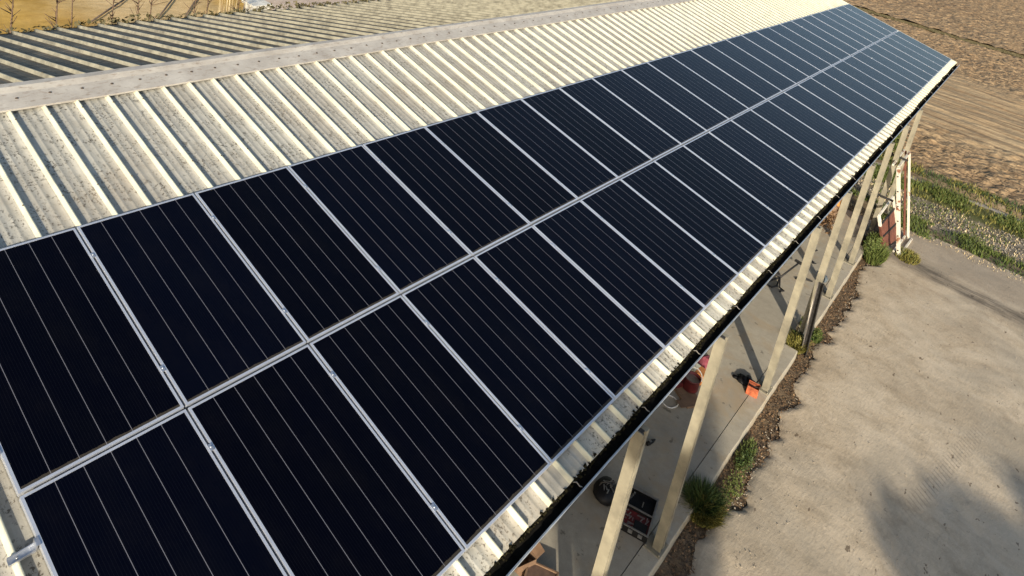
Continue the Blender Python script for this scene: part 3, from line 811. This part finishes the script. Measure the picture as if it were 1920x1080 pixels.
# leaf litter on the soil strip
n=9000; X=2.46+rng.random(n)**1.2*.48; Y=-2+rng.random(n)*24
P=np.stack([X,Y,np.full(n,.0)],1); P[:,2]=-.045+(fbm(X*4,Y*4,4,.6)-.5)*.07+rng.random(n)*.02+.01
x=rng.normal(size=(n,3))*np.array([1,1,.35]); x/=np.linalg.norm(x,axis=1)[:,None]; y=np.cross(x,np.array([0,0,1.])+rng.normal(size=(n,3))*.3); sz=(.008+rng.random(n)*.018)[:,None]
V=np.stack([P+x*sz,P+y*sz*.6,P-x*sz,P-y*sz*.6],1).reshape(-1,3); i=np.arange(n)*4
o=mesh_np('leaf_litter',V,np.stack([i,i+1,i+2,i+3],1),M_deadleaf); tag(o,'brown dead leaves and crumbs scattered along the kerb','leaf litter',kind='stuff')
# pebbles and crumbs on the yard, broken edge bits
V=[];F=[]
def pebble(c,s):
    b=len(V); 
    for q in ((1,0,0),(0,1,0),(-1,0,0),(0,-1,0),(0,0,.7),(0,0,-.5)):
        V.append((c[0]+q[0]*s*random.uniform(.7,1.3),c[1]+q[1]*s*random.uniform(.7,1.3),c[2]+q[2]*s))
    for a_,b_ in ((0,1),(1,2),(2,3),(3,0)): F.extend([(b+a_,b+b_,b+4),(b+b_,b+a_,b+5)])
for k in range(800):
    y=random.uniform(6,22); x=2.95+abs(random.gauss(0,1.6))
    d=float(fbm(np.array([x*.9]),np.array([y*.9+7]),3)[0])
    if d<.5: continue
    pebble((x,y,.012),random.choice((.005,.006,.008,.010,.013)))
for k in range(450): pebble((2.80+random.gauss(0,.07),random.uniform(5,20),-.015),random.uniform(.006,.018))
o=mesh_np('gravel',V,F,plain('yard_pebble',(.36,.31,.24),.9,0,.3,9)); tag(o,'loose pebbles and crumbs lying on the dusty yard','gravel',kind='stuff')
V=[];F=[]
for k in range(2000):
    y=random.uniform(23.1,25.3); x=random.uniform(-2,9)
    pebble((x,y,float(zv(np.array([x]),np.array([y]))[0])+.01),random.uniform(.012,.045))
o=mesh_np('rubble',V,F,plain('track_stone',(.28,.25,.20),.9,0,.45,3)); tag(o,'pale stones and rubble of the farm track between two grass strips','rubble',kind='stuff')

# ------------------------------------------------------------------ things by the barn
def xfm(loc,rz=0,rx=0,ry=0):
    return Matrix.Translation(loc)@Matrix.Rotation(rz,4,'Z')@Matrix.Rotation(rx,4,'X')@Matrix.Rotation(ry,4,'Y')
def newthing(name,loc,rz,label,cat,group=None,rx=0,ry=0):
    e=empty(name,mat=xfm(loc,rz,rx,ry)); tag(e,label,cat,group); return e
def part(mb,name,m,e,bevel=0): return mb.build(name,m,e,bevel)

# open tool case
e=newthing('tool_case',(1.92,7.02,SLAB),R(14),'open black tool case with red tray and silver rims beside the near post','tool case')
mb=MB(); mb.box((-.24,-.20,0),(.24,.14,.02)); 
for a,c in (((-.24,-.20,.02),(.24,-.18,.11)),((-.24,.12,.02),(.24,.14,.11)),((-.24,-.18,.02),(-.22,.12,.11)),((.22,-.18,.02),(.24,.12,.11))): mb.box(a,c)
part(mb,'tray',M_black,e,.003)
mb=MB()
for a,c in (((-.245,-.205,.108),(.245,-.182,.118)),((-.245,.122,.108),(.245,.145,.118)),((-.245,-.182,.108),(-.222,.122,.118)),((.222,-.182,.108),(.245,.122,.118))): mb.box(a,c)
part(mb,'rim',M_chrome,e)
mb=MB(); mb.box((-.219,-.179,.021),(.219,.119,.075)); part(mb,'liner',M_red,e,.004)
mb=MB()
for k in range(26):
    x=random.uniform(-.19,.19); y=random.uniform(-.15,.09); a=random.choice((0,.4,1.57,1.2)); l=random.uniform(.02,.055)
    mb.bar((x-l*math.cos(a),y-l*math.sin(a),.083),(x+l*math.cos(a),y+l*math.sin(a),.083),.012,.012)
part(mb,'tool_set',M_chrome,e)
mb=MB(); mb.box((.02,-.17,.077),(.20,-.02,.10)); part(mb,'insert',M_black,e,.004)
lid=Matrix.Translation((0,.155,.085))@Matrix.Rotation(R(4),4,'X')
mb=MB(); mb.box((-.24,.0,-.07),(.24,.32,-.055),xf=lid)
for a,c in (((-.24,.0,-.055),(.24,.02,.0)),((-.24,.30,-.055),(.24,.32,.0)),((-.24,.02,-.055),(-.22,.30,.0)),((.22,.02,-.055),(.24,.30,.0))): mb.box(a,c,xf=lid)
L_=part(mb,'lid',M_black,e,.003)
mb=MB()
for a,c in (((-.245,.295,-.004),(.245,.325,.006)),((-.245,.0,-.004),(-.220,.295,.006)),((.220,.0,-.004),(.245,.295,.006))): mb.box(a,c,xf=lid)
mb.build('lid_rim',M_chrome,L_)
mb=MB()
for k in range(7): mb.box((-.18+k*.012,.04+k*.036,-.054),(-.155+k*.012,.060+k*.036,-.03),xf=lid)
mb.box((.05,.12,-.054),(.065,.20,-.04),xf=lid)
mb.build('bit_row',M_chrome,L_)
mb=MB()
for x in (-.14,.0,.14): mb.box((x-.03,-.214,.04),(x+.03,-.2005,.09))
part(mb,'latch',M_chrome,e)

# round black bag behind the post
e=newthing('tool_bag',(1.42,7.06,SLAB),R(20),'rounded black tool bag half hidden by a post beside the tool case','tool bag')
mb=MB(); 
def blob(mb,c,r,seg=18,rings=9,seed=0,amp=.12,zmin=None):
    b=len(mb.v)
    for i in range(rings+1):
        ph=math.pi*i/rings
        for k in range(seg):
            a=2*math.pi*k/seg
            d=1+amp*(float(vnoise(np.array([math.cos(a)*2+seed+5]),np.array([math.sin(a)*2+ph*2+7]))[0])-.5)*2
            z=c[2]+math.cos(ph)*r[2]*d
            if zmin is not None: z=max(z,zmin)
            mb.v.append((c[0]+math.sin(ph)*math.cos(a)*r[0]*d,c[1]+math.sin(ph)*math.sin(a)*r[1]*d,z))
    for i in range(rings):
        for k in range(seg):
            l=(k+1)%seg; mb.f.append((b+i*seg+k,b+(i+1)*seg+k,b+(i+1)*seg+l,b+i*seg+l)); mb.m.append(0); mb.sm.append(True)
blob(mb,(0,0,.09),(.17,.22,.11),seed=2,zmin=.0); part(mb,'bag_body',M_black,e)
mb=MB(); mb.tube([(-.10,-.04,.18),(-.08,-.02,.23),(0,0,.25),(.08,.02,.23),(.10,.04,.18)],.010,6); part(mb,'handle',M_dark,e)
mb=MB()
for k in range(9): mb.bar((random.uniform(-.06,.11),random.uniform(-.14,.14),.17),(random.uniform(-.06,.11),random.uniform(-.14,.14),.205),.014,.014)
part(mb,'tool_set',M_chrome,e)
# small wire gadget by the bag
e=newthing('wire_bracket',(1.10,7.42,SLAB),R(40),'small bent wire bracket on the floor beside the black bag','wire bracket')
mb=MB(); mb.tube([(-.06,-.05,.006),(.06,-.05,.006),(.06,.05,.006),(-.06,.05,.006)],.004,6,closed=True); part(mb,'loop',M_chrome,e)
mb=MB(); mb.tube([(.0,.05,.006),(.02,.14,.03),(.06,.20,.006)],.004,6); part(mb,'stem',M_chrome,e)
# drill
e=newthing('cordless_drill',(1.43,8.40,SLAB),R(-14),'small black cordless drill lying on the concrete floor','drill')
mb=MB(); mb.tube([(0,-.02,.035),(0,.02,.036),(0,.08,.036),(0,.14,.035)],[.028,.032,.031,.024],12); part(mb,'body',M_black,e)
mb=MB(); mb.tube([(0,.14,.035),(0,.165,.035),(0,.18,.035)],[.018,.016,.008],10); part(mb,'chuck',M_dark,e)
mb=MB(); mb.tube([(-.005,.0,.034),(-.05,-.02,.032),(-.10,-.03,.030)],[.020,.018,.020],10); part(mb,'grip',M_black,e)
mb=MB(); mb.box((-.155,-.075,.0),(-.10,.025,.055)); part(mb,'battery',M_black,e,.006)
mb=MB(); mb.box((-.018,.03,.062),(.018,.07,.068)); part(mb,'badge',M_chrome,e)
# hose ring
e=MB(); pts=[(1.255+.135*math.cos(a)*(1+.08*math.sin(3*a)),9.56+.135*math.sin(a)*1.1,SLAB+.010+.004*math.sin(2*a)) for a in [2*math.pi*k/28 for k in range(28)]]
e.tube(pts,.009,7,closed=True); o=e.build('hose_ring',M_white); tag(o,'thin white hose coiled in a single ring on the floor','hose')
# cardboard, red vacuum with hoop, cartons, red helmet
e=newthing('cardboard_box',(1.40,9.95,SLAB),R(-32),'flattened brown cardboard box under the dark red drum','cardboard box')
mb=MB(); mb.box((-.27,-.17,0),(.27,.17,.035)); part(mb,'box_body',M_card,e,.004)
mb=MB(); mb.box((-.38,-.16,.036),(-.02,.02,.040),xf=Matrix.Rotation(R(4),4,'Y')); mb.box((.10,-.30,.036),(.27,-.06,.040)); part(mb,'flap',M_card,e)
e=newthing('paint_drum',(1.37,10.12,SLAB+.045),R(10),'dark red drum with a white wire hoop handle, behind the second post','drum')
mb=MB(); mb.lathe([(.0,0),(.135,0),(.14,.02),(.14,.20),(.15,.205),(.15,.225),(.135,.225),(.13,.04),(0,.035)],(0,0,0),26); part(mb,'shell',M_redp,e)
mb=MB(); mb.lathe([(.0,.175),(.131,.175)],(0,0,0),22); part(mb,'contents',M_chrome,e)
mb=MB(); mb.tube([(.155*math.cos(a),.155*math.sin(a)*.9,.22+.10*max(0,math.sin(a))) for a in [math.pi*k/16 for k in range(17)]],.008,6); part(mb,'hoop_handle',M_white,e)
mb=MB(); mb.bar((-.145,-.10,.05),(-.145,.02,.14),.04,.01); part(mb,'label_patch',M_red,e)
e=newthing('carton',(1.33,10.50,SLAB),R(-6),'cream and orange carton standing between the red drum and the pink bundle','carton')
mb=MB(); mb.box((-.01,-.10,0),(.15,.12,.20)); part(mb,'carton_body',M_orbox,e,.003)
mb=MB(); mb.box((-.12,-.10,0),(-.012,.12,.20)); part(mb,'carton_end',M_cream,e,.003)
e=newthing('cloth_bundle',(1.30,10.90,SLAB),0,'crumpled pink and red cloth bundle behind the orange carton','cloth bundle')
mb=MB(); blob(mb,(0,0,.09),(.15,.17,.12),seed=6,amp=.35,zmin=0.0); part(mb,'bundle',M_pink,e)
mb=MB(); blob(mb,(.08,.06,.10),(.09,.08,.11),seed=9,amp=.3,zmin=0); part(mb,'fold',M_redp,e)
# red jerrycan-like piece left of drum
e=newthing('red_crate',(1.20,9.98,SLAB+.04),R(-25),'small dark red plastic box leaning by the drum','box')
mb=MB(); mb.box((-.05,-.07,0),(.05,.07,.10)); part(mb,'body',M_redp,e,.008)
mb=MB(); mb.box((-.03,-.02,.10),(.03,.02,.115)); part(mb,'cap',M_chrome,e,.003)
# orange bucket on kerb and dark rag heap
e=newthing('orange_bucket',(2.20,11.02,SLAB),R(10),'bright orange plastic box at the foot of the lit post','bucket')
mb=MB(); 
for a,c in (((-.10,-.09,0),(.10,.09,.012)),((-.10,-.09,.012),(.10,-.082,.17)),((-.10,.082,.012),(.10,.09,.17)),((-.10,-.082,.012),(-.092,.082,.17)),((.092,-.082,.012),(.10,.082,.17))): mb.box(a,c)
part(mb,'bucket_body',M_orange,e,.003)
mb=MB(); mb.tube([(-.105,0,.15),(-.09,-.06,.20),(0,-.10,.22),(.09,-.06,.20),(.105,0,.15)],.005,6); part(mb,'handle',M_dark,e)
mb=MB(); mb.box((-.088,-.078,.012),(.088,.078,.10)); part(mb,'contents',M_rust,e)
e=newthing('rag_heap',(2.02,11.22,SLAB),0,'dark crumpled rags heaped behind the orange bucket','rags')
mb=MB(); blob(mb,(0,0,.03),(.17,.13,.06),seed=12,amp=.45,zmin=0); part(mb,'heap',M_black,e)
mb=MB(); blob(mb,(-.16,-.06,.015),(.08,.05,.03),seed=15,amp=.4,zmin=0); part(mb,'fold',M_black,e)
# bricks / boxes at the bottom edge
e=newthing('clay_block',(1.50,5.34,SLAB),R(22),'brown terracotta block with raised rim at the bottom of the picture','clay block')
mb=MB(); mb.box((-.20,-.15,0),(.20,.15,.12)); part(mb,'block_body',M_brick,e,.006)
mb=MB()
for a,c in (((-.20,-.15,.122),(.20,-.125,.14)),((-.20,.125,.122),(.20,.15,.14)),((-.20,-.125,.122),(-.175,.125,.14)),((.175,-.125,.122),(.20,.125,.14))): mb.box(a,c)
part(mb,'rim',M_card,e,.003)
e=newthing('cardboard_box',(1.12,5.36,SLAB),R(-20),'torn open cardboard box under the gutter, left of the terracotta block','cardboard box')
mb=MB()
for a,c in (((-.20,-.14,0),(.20,.14,.008)),((-.20,-.14,.008),(.20,-.134,.20)),((-.20,.134,.008),(.20,.14,.20)),((-.20,-.134,.008),(-.194,.134,.20)),((.194,-.134,.008),(.20,.134,.20))): mb.box(a,c)
part(mb,'box_body',M_card,e)
mb=MB(); mb.box((-.20,0,0),(.20,.13,.004),xf=Matrix.Translation((0,.14,.2))@Matrix.Rotation(R(35),4,'X')); part(mb,'flap',M_card,e)
# hand cultivator with forked foot
e=newthing('hand_cultivator',(1.36,15.55,SLAB),R(-8),'black iron stand with long arm and spread feet on the barn floor','iron stand')
mb=MB(); mb.tube([(.02,-.35,.10),(.03,.1,.16),(.04,.62,.22)],.022,8); part(mb,'arm',M_dark,e)
mb=MB(); mb.bar((-.07,.62,.22),(.14,.60,.22),.07,.05); part(mb,'head',M_dark,e,.006)
mb=MB(); mb.tube([(.02,-.30,.11),(-.20,-.06,.10),(-.34,.04,.02)],.035,8); part(mb,'leg',M_dark,e)
mb=MB(); mb.tube([(.02,-.30,.11),(-.22,-.22,.08),(-.40,-.16,.02)],.032,8); part(mb,'leg',M_dark,e)
mb=MB(); mb.tube([(.02,-.32,.11),(-.10,-.62,.03),(-.16,-.70,.015)],.022,8); part(mb,'leg',M_dark,e)
mb=MB(); mb.tube([(.02,-.32,.11),(.10,-.60,.03),(.05,-.74,.015),(-.05,-.76,.015)],.020,8); part(mb,'leg',M_dark,e)
mb=MB(); mb.tube([(.02,-.32,.11),(.16,-.58,.03),(.28,-.60,.02),(.24,-.72,.015)],.018,8); part(mb,'leg',M_dark,e)
e=MB(); e.tube([(1.58,15.72,SLAB+.02),(1.78,15.90,SLAB+.03),(1.90,15.98,SLAB+.02)],.020,8); o=e.build('iron_bar',M_dark); tag(o,'short dark iron bar on the floor just right of the iron stand','iron bar')
for i,(x,y,l) in enumerate(((1.63,16.9,'dark glove on the floor between two posts, nearer of the pair'),(1.50,17.6,'dark glove on the floor between two posts, farther of the pair'))):
    mb=MB(); blob(mb,(0,0,.015),(.06,.05,.02),seed=20+i,amp=.2,zmin=0)
    e=newthing('work_glove',(x,y,SLAB),R(30*i),l,'glove','dark gloves dropped on the floor'); part(mb,'palm',M_black,e)
    for k in range(4):
        mb=MB(); mb.tube([(-.035+k*.022,.03,.014),(-.04+k*.026,.08,.013),(-.045+k*.028,.115-.012*abs(k-1.5),.010)],[.011,.010,.007],6); part(mb,'finger',M_black,e)
    mb=MB(); mb.tube([(.05,.0,.014),(.085,.03,.013),(.10,.06,.010)],[.012,.011,.008],6); part(mb,'thumb',M_black,e)
# grey rag by the far kerb post
e=MB(); blob(e,(2.08,16.30,SLAB+.05),(.07,.14,.08),seed=31,amp=.3,zmin=SLAB); o=e.build('rag',M_rag); tag(o,'blue-grey rag hanging low beside the post on the farther kerb','rag')
# leaning black channel
e=newthing('steel_channel',(0,0,0),0,'black steel channel leaning upright against the barn beside the kerb gap','steel channel')
A=Vector((2.53,13.27,-.03)); Bp=Vector((2.44,13.17,1.62)); d=(Bp-A).normalized()
mb=MB(); s=Vector((0,1,0)); s=(s-d*s.dot(d)).normalized(); o_=d.cross(s)
def chan(off0,off1,w0,w1,m=0):
    q=[]
    for P_ in (A,Bp):
        for (i,j) in ((off0,w0),(off1,w0),(off1,w1),(off0,w1)): q.append(P_+s*j+o_*i)
    mb.hexa(q,m)
chan(-.055,.055,-.005,.005); part(mb,'web',M_dark,e); mb=MB(); chan(-.055,-.045,-.07,-.0052); part(mb,'flange',M_dark,e); mb=MB(); chan(.045,.055,-.07,-.0052); part(mb,'flange',plain('scraped_steel',(.30,.27,.25),.5,.5,.3,12),e)
e=newthing('timber_batten',(0,0,0),0,'thin pale batten leaning behind the black steel channel','batten')
mb=MB(); mb.bar((2.42,13.42,-.03),(2.36,13.50,1.05),.05,.03); part(mb,'batten_body',M_stone,e)
# tall rusty frame: two rails, cross bars
e=newthing('metal_frame',(0,0,0),0,'tall rusty white steel frame leaning upright against the far posts','metal frame','rusty frames leaning at the far end')
f1=Vector((3.15,19.98,-.02)); f2=Vector((3.17,21.36,-.02)); t1=Vector((2.50,19.66,2.40)); t2=Vector((2.50,21.30,2.42))
mb=MB(); mb.bar(f1,t1,.085,.09,up=(1,0,0)); part(mb,'rail',M_rusty,e,.006)
for k in range(6):
    q=f1.lerp(t1,(k+.4)/6); mb=MB(); mb.lathe([(.018,0),(.018,.012),(0,.013)],q+Vector((.0,-.052,0)),8,axis=Matrix.Rotation(R(90),3,'X')); part(mb,'bolt',M_dark,e)
mb=MB(); mb.bar(f2,t2,.055,.06,up=(1,0,0)); part(mb,'rail',M_rusty,e,.006)
mb=MB(); mb.bar(f2+Vector((-.10,.0,0)),t2+Vector((-.10,0,0)),.03,.05,up=(1,0,0)); part(mb,'rail_lip',M_rust,e)
mb=MB(); mb.bar(t1,t2,.06,.06); part(mb,'cross_bar',M_rusty,e,.005)
mb=MB(); mb.bar(t1+Vector((-.14,0,.0)),t2+Vector((-.14,0,.0)),.05,.05); part(mb,'cross_bar',M_rusty,e,.005)
mb=MB(); mb.bar(f1+Vector((.03,0,.05)),f2+Vector((.08,0,.05)),.05,.06); part(mb,'cross_bar',M_rusty,e,.005)
mb=MB(); mb.bar(f1+Vector((-.14,0,.05)),f2+Vector((-.10,0,.05)),.05,.06); part(mb,'cross_bar',M_rusty,e,.005)
mb=MB(); mb.bar(t2+Vector((-.0,-.05,-.55)),t2+Vector((-.0,-.05,-.02)),.10,.02,up=(1,0,0)); part(mb,'gusset',M_rust,e)
# smaller frame with rusty panels
e=newthing('rusty_gate',(0,0,0),0,'small gate with white top rail and red-brown panels behind the tall frame','gate','rusty frames leaning at the far end')
g1=Vector((2.80,19.80,-.02)); g2=Vector((2.98,21.0,-.02)); h1=Vector((2.47,19.30,1.06)); h2=Vector((2.52,20.75,1.20))
def gl(s_,t_): return (g1.lerp(g2,s_)).lerp(h1.lerp(h2,s_),t_)
mb=MB(); mb.bar(gl(0,0),gl(0,.72),.05,.06,up=(1,0,0)); part(mb,'side_rail',M_rust,e,.004)
mb=MB(); mb.bar(gl(0,.72),gl(0,1),.06,.07,up=(1,0,0)); part(mb,'side_rail',M_chalk,e,.004)
mb=MB(); mb.bar(gl(1,0),gl(1,1),.05,.06,up=(1,0,0)); part(mb,'side_rail',M_rusty,e,.004)
mb=MB(); mb.bar(gl(0,1),gl(1,1),.05,.05); part(mb,'top_rail',M_chalk,e,.004)
for a_,b_ in ((.05,.36),(.42,.70)):
    mb=MB(); mb.quad([gl(.05,a_),gl(.95,a_),gl(.95,b_),gl(.05,b_)]); p_=part(mb,'panel_sheet',M_rust,e); md=p_.modifiers.new('t','SOLIDIFY'); md.thickness=.01
for t_ in (.03,.39,.73):
    mb=MB(); mb.bar(gl(0,t_),gl(1,t_),.04,.045); part(mb,'cross_bar',M_dark,e)
# dark brackets on the far posts
for i,(y,z,l) in enumerate(((19.99,1.35,'short dark bracket clamped to the far post above the small gate'),(20.2,2.50,'short dark bracket clamped to the far post beside the tall frame top'))):
    mb=MB(); mb.bar((2.20,y,z),(2.62,y,z),.04,.05); mb.box((2.18,y-.03,z-.06),(2.23,y+.03,z+.06)); o=mb.build('bracket',M_dark); tag(o,l,'bracket','dark brackets on the far posts')

# heap under an orange tarp, boards, clutter towards the far end of the barn
def heap(name,cx,cy,rx,ry,hh,mat,label,cat,kind=None,seed=0,n=50):
    xs=np.linspace(-1,1,n); X,Y=np.meshgrid(xs,xs); r=np.sqrt(X**2+Y**2)
    Z=np.clip(1-r**2,0,1)**.7*hh*(.55+.9*fbm(X*2.2+seed,Y*2.2+seed,4,.6)); Z=Z+(fbm(X*9+seed,Y*9,3)-.5)*hh*.22*(r<1)
    V=np.stack([(cx+X*rx).ravel(),(cy+Y*ry).ravel(),(SLAB-.02+Z).ravel()],1); I,J=np.meshgrid(np.arange(n-1),np.arange(n-1)); a=(J*n+I).ravel()
    o=mesh_np(name,V,np.stack([a,a+1,a+n+1,a+n],1),mat,smooth=True); tag(o,label,cat,kind=kind); return o
heap('brown_heap',.55,20.6,.85,2.0,.55,M_wood,'brown heap of straw and scraps on the floor beyond the iron stand','heap',seed=4)
heap('orange_tarp',.95,20.9,.40,1.0,.85,M_tarp,'crumpled orange tarpaulin thrown over the brown heap','tarpaulin',seed=9)
P,F=leafball(1800,(1.0,19.8,.18),(.6,1.6,.22),.06); o=mesh_np('dead_branches',P,F,M_deadleaf); tag(o,'loose brown dead branches and leaves beside the orange tarpaulin','branches',kind='stuff')
for i,(x,y,l_,a) in enumerate(((1.25,18.6,.9,8),(1.05,18.9,1.1,-12))):
    mb=MB(); mb.box((-.05,-l_/2,0),(.05,l_/2,.03)); e=newthing('board',(x,y,SLAB+.03*i),R(a),('pale board lying before the brown heap, nearer the posts','pale board lying before the brown heap, deeper inside')[i],'board','boards before the heap'); part(mb,'plank_body',M_stone,e)
# dark bushes seen through the far bays
plant('bush',[cat_(leafball(2600,(-.2,25.2,.75),(1.1,1.6,.85),.07),M_weed),cat_(blades(500,-.2,25.2,.9,1.4,.5,z=.1,w=.012),M_weed)],'dark green bush seen between the far posts','bush')
plant('bush',[cat_(leafball(2200,(1.0,28.6,.6),(.7,1.3,.6),.06),M_grass),cat_(leafball(900,(1.0,28.6,.4),(.8,1.4,.5),.06),M_weed)],'lighter green bush at the far corner of the barn','bush')

# ------------------------------------------------------------------ behind the barn
G2='dry stems standing behind the rear gutter'
W=['tall bare dry stem','bent dry stem','thin dry twig','forked dry stem','short dry stalk']
stems=[(-12.4,4.1,2.4),(-11.6,4.75,2.2),(-12.9,5.6,1.9),(-12.2,6.1,1.8),(-12.6,7.0,2.0),(-12.9,7.35,1.7),(-12.1,8.0,1.7),(-12.7,8.7,1.8),(-12.4,9.5,1.7)]
lab=['tallest bare dry stem, leftmost behind the rear eave','forked dark dry stem, second from the left behind the rear eave','thin pale twig right of the forked stem behind the rear eave','short dry stalk in the middle of the ochre ground','bent dry stem right of the middle of the ochre ground','thin dry twig beside the bent stem behind the roof','dry stalk left of the seeding bunch behind the roof','bushy grey seeding stem behind the rear eave','last dry stem before the whitewashed pillar']
for (x,y,h_),l_ in zip(stems,lab):
    e=newthing('dry_weed',(x,y,-.03),0,l_,'dry weed',G2)
    mb=MB(); top=Vector((random.uniform(-.1,.1),random.uniform(-.12,.12),h_+1.65)); mb.tube([(0,0,0),top*.5+Vector((.03,.02,0)),top],[.030,.022,.009],6); part(mb,'stalk',M_stem,e)
    mb=MB()
    for k in range(22):
        a=random.uniform(.62,.98); q=top*a; dd=Vector((random.gauss(0,.16),random.gauss(0,.16),random.uniform(.08,.28))); mb.tube([q,q+dd],[.011,.005],4)
    part(mb,'twigs',M_stem,e)
plant('reed_clump',[cat_(blades(420,-14.0,10.35,.5,.45,2.6,z=-.02,w=.02,lean=.12),M_straw),cat_(blades(260,-14.0,10.5,.5,.5,2.4,z=-.02,w=.02,lean=.15),M_deadleaf)],'brown upright reeds beside the whitewashed pillar','reeds')
e=newthing('pillar',(-14.6,11.6,0),0,'whitewashed square pillar standing beside the brown reeds','pillar')
mb=MB(); mb.box((-.28,-.28,-.1),(.28,.28,2.05)); part(mb,'shaft',M_chalk,e,.01)
mb=MB(); mb.box((-.34,-.34,2.052),(.34,.34,2.13)); part(mb,'cap',M_chalk,e,.01)
for i,(x0,y0,x1,y1,l_) in enumerate(((-19.6,9.0,-21.6,11.0,'shadow streak made as a dark rod on ochre ground, left one of three'),(-19.4,11.1,-22.0,13.2,'shadow streak made as a dark rod on ochre ground, middle one of three'),(-19.4,12.1,-22.0,14.2,'shadow streak made as a dark rod on ochre ground, nearest the pillar'))):
    mb=MB(); mb.tube([(x0,y0,.05),((x0+x1)/2,(y0+y1)/2,.07),(x1,y1,.06)],.032,8); o=mb.build('shadow_rod',M_bark); tag(o,l_,'shadow_rod','rods standing in for shadow streaks on the dry ground')  # thin rods added in place of diagonal shadow streaks on the ground

# ------------------------------------------------------------------ trees outside the frame that shade the near yard
def tree(name,x,y,H,cr,label,n=5200,trunk=.28,low=.35,seed=1):
    r_=np.random.default_rng(seed); random.seed(seed)
    e=newthing(name,(x,y,-.05),0,label,'tree','trees standing on the yard side')
    mb=MB(); mb.tube([(0,0,0),(.1,.05,H*.3),(-.05,.1,H*.6),(.05,0,H*.9)],[trunk,trunk*.75,trunk*.45,.05],10)
    for k in range(9):
        z=H*random.uniform(low,.85); a=random.uniform(0,6.28); l=cr*random.uniform(.5,.85)
        mb.tube([(0,0,z),(math.cos(a)*l*.5,math.sin(a)*l*.5,z+l*.25),(math.cos(a)*l,math.sin(a)*l,z+l*.35)],[trunk*.35,trunk*.2,.03],6)
    part(mb,'trunk',M_bark,e)
    V=[];F=[];b=0
    for k in range(26):
        a=random.uniform(0,6.28); rr=cr*math.sqrt(random.random())*.75; z=H*(low+.1)+random.random()*(H*(.9-low))
        s_=cr*random.uniform(.22,.36)*(1.15-.5*(z/H))
        P,f=leafball(n//26,(math.cos(a)*rr*(1.2-.6*z/H),math.sin(a)*rr*(1.2-.6*z/H),z),(s_,s_,s_*.8),.16)
        V.append(P);F.append(f+b);b+=len(P)
    mesh_np('crown',np.concatenate(V),np.concatenate(F),M_treeleaf,e)
    return e
def broad_tree(x,y,label):
    random.seed(11)
    e=newthing('tree',(x,y,-.05),0,label,'tree','trees standing on the yard side')
    mb=MB(); mb.tube([(0,0,0),(.1,.05,2.2),(-.1,.1,4.6),(.1,0,6.6)],[.26,.20,.13,.04],10)
    for k in range(9):
        a=k*.7; mb.tube([(0,0,3+k*.2),(math.cos(a)*1.2,math.sin(a)*1.2,4.6),(math.cos(a)*2.7,math.sin(a)*2.7,5.6)],[.09,.06,.02],6)
    part(mb,'trunk',M_bark,e)
    V=[];F=[];b=0
    for k in range(70):
        a=2.4*k; q=math.sqrt((k+.5)/70); ph=random.uniform(-1,1)*math.sqrt(max(0,1-q*q))
        c=(math.cos(a)*q*3.5,math.sin(a)*q*3.5,6.0+ph*1.1); s_=random.uniform(.75,.95)
        P,f=leafball(560,c,(s_,s_,s_*.6),.14); V.append(P);F.append(f+b);b+=len(P)
    mesh_np('crown',np.concatenate(V),np.concatenate(F),M_treeleaf,e)
broad_tree(19.55,-5.76,'round leafy tree on the open side of the yard')
def slim_tree(x,y,label):
    random.seed(5)
    e=newthing('tree',(x,y,-.05),0,label,'tree','trees standing on the yard side')
    mb=MB(); mb.tube([(0,0,0),(.05,.1,3),(-.05,.2,6),(.1,.3,9)],[.14,.11,.07,.02],8); part(mb,'trunk',M_bark,e)
    V=[];F=[];b=0
    for (c,r_,n) in (((0,.0,6.0),(1.2,1.7,.9),2400),((.2,-.6,5.4),(.9,1.2,.7),1200),((-.1,1.2,6.3),(1.0,1.0,.7),1200),((-1.4,-.7,8.2),(.8,.6,.3),450)):
        P,f=leafball(n,c,r_,.14); V.append(P);F.append(f+b);b+=len(P)
    mesh_np('crown',np.concatenate(V),np.concatenate(F),M_treeleaf,e)
slim_tree(11.55,-5.8,'slim young tree nearer the barn on the yard side')

# ------------------------------------------------------------------ light
EL=R(19.0); AZ=Vector((.589,-.808,0)).normalized()
sund=Vector((AZ.x*math.cos(EL),AZ.y*math.cos(EL),math.sin(EL)))
L=bpy.data.lights.new('sun','SUN'); L.energy=4.5; L.angle=R(.7); L.color=(1.0,.90,.74)
lo=bpy.data.objects.new('sun',L); COL.objects.link(lo); lo.rotation_euler=sund.to_track_quat('Z','Y').to_euler()
w=bpy.data.worlds.new('World'); S.world=w; w.use_nodes=True; nt=w.node_tree
bg=nt.nodes['Background']; sky=nt.nodes.new('ShaderNodeTexSky'); sky.sky_type='NISHITA'; sky.sun_disc=False
sky.sun_elevation=EL; sky.sun_rotation=math.atan2(AZ.x,AZ.y); sky.air_density=1.0; sky.dust_density=1.2; sky.ozone_density=1.0
nt.links.new(sky.outputs[0],bg.inputs[0]); bg.inputs[1].default_value=.125

# ------------------------------------------------------------------ camera
cam=bpy.data.cameras.new('camera'); co=bpy.data.objects.new('camera',cam); COL.objects.link(co)
cam.sensor_width=36; cam.lens=1377.539/1920*36; cam.shift_x=(960-964.878)/1920; cam.shift_y=(-29.12-540)/1920
cam.clip_end=2000; cam.clip_start=.05
r0=(0.77226778,0.60208583,0.20271934); r1=(0.28850726,-0.0480837,-0.95626959); r2=(-0.56600887,0.79698219,-0.21083963)
co.matrix_world=Matrix(((r0[0],-r1[0],-r2[0],4.26332),(r0[1],-r1[1],-r2[1],-1.71048),(r0[2],-r1[2],-r2[2],9.06134),(0,0,0,1)))
S.camera=co
S.view_settings.view_transform='Standard'; S.view_settings.look='None'; S.view_settings.gamma=1.0; S.view_settings.exposure=.60
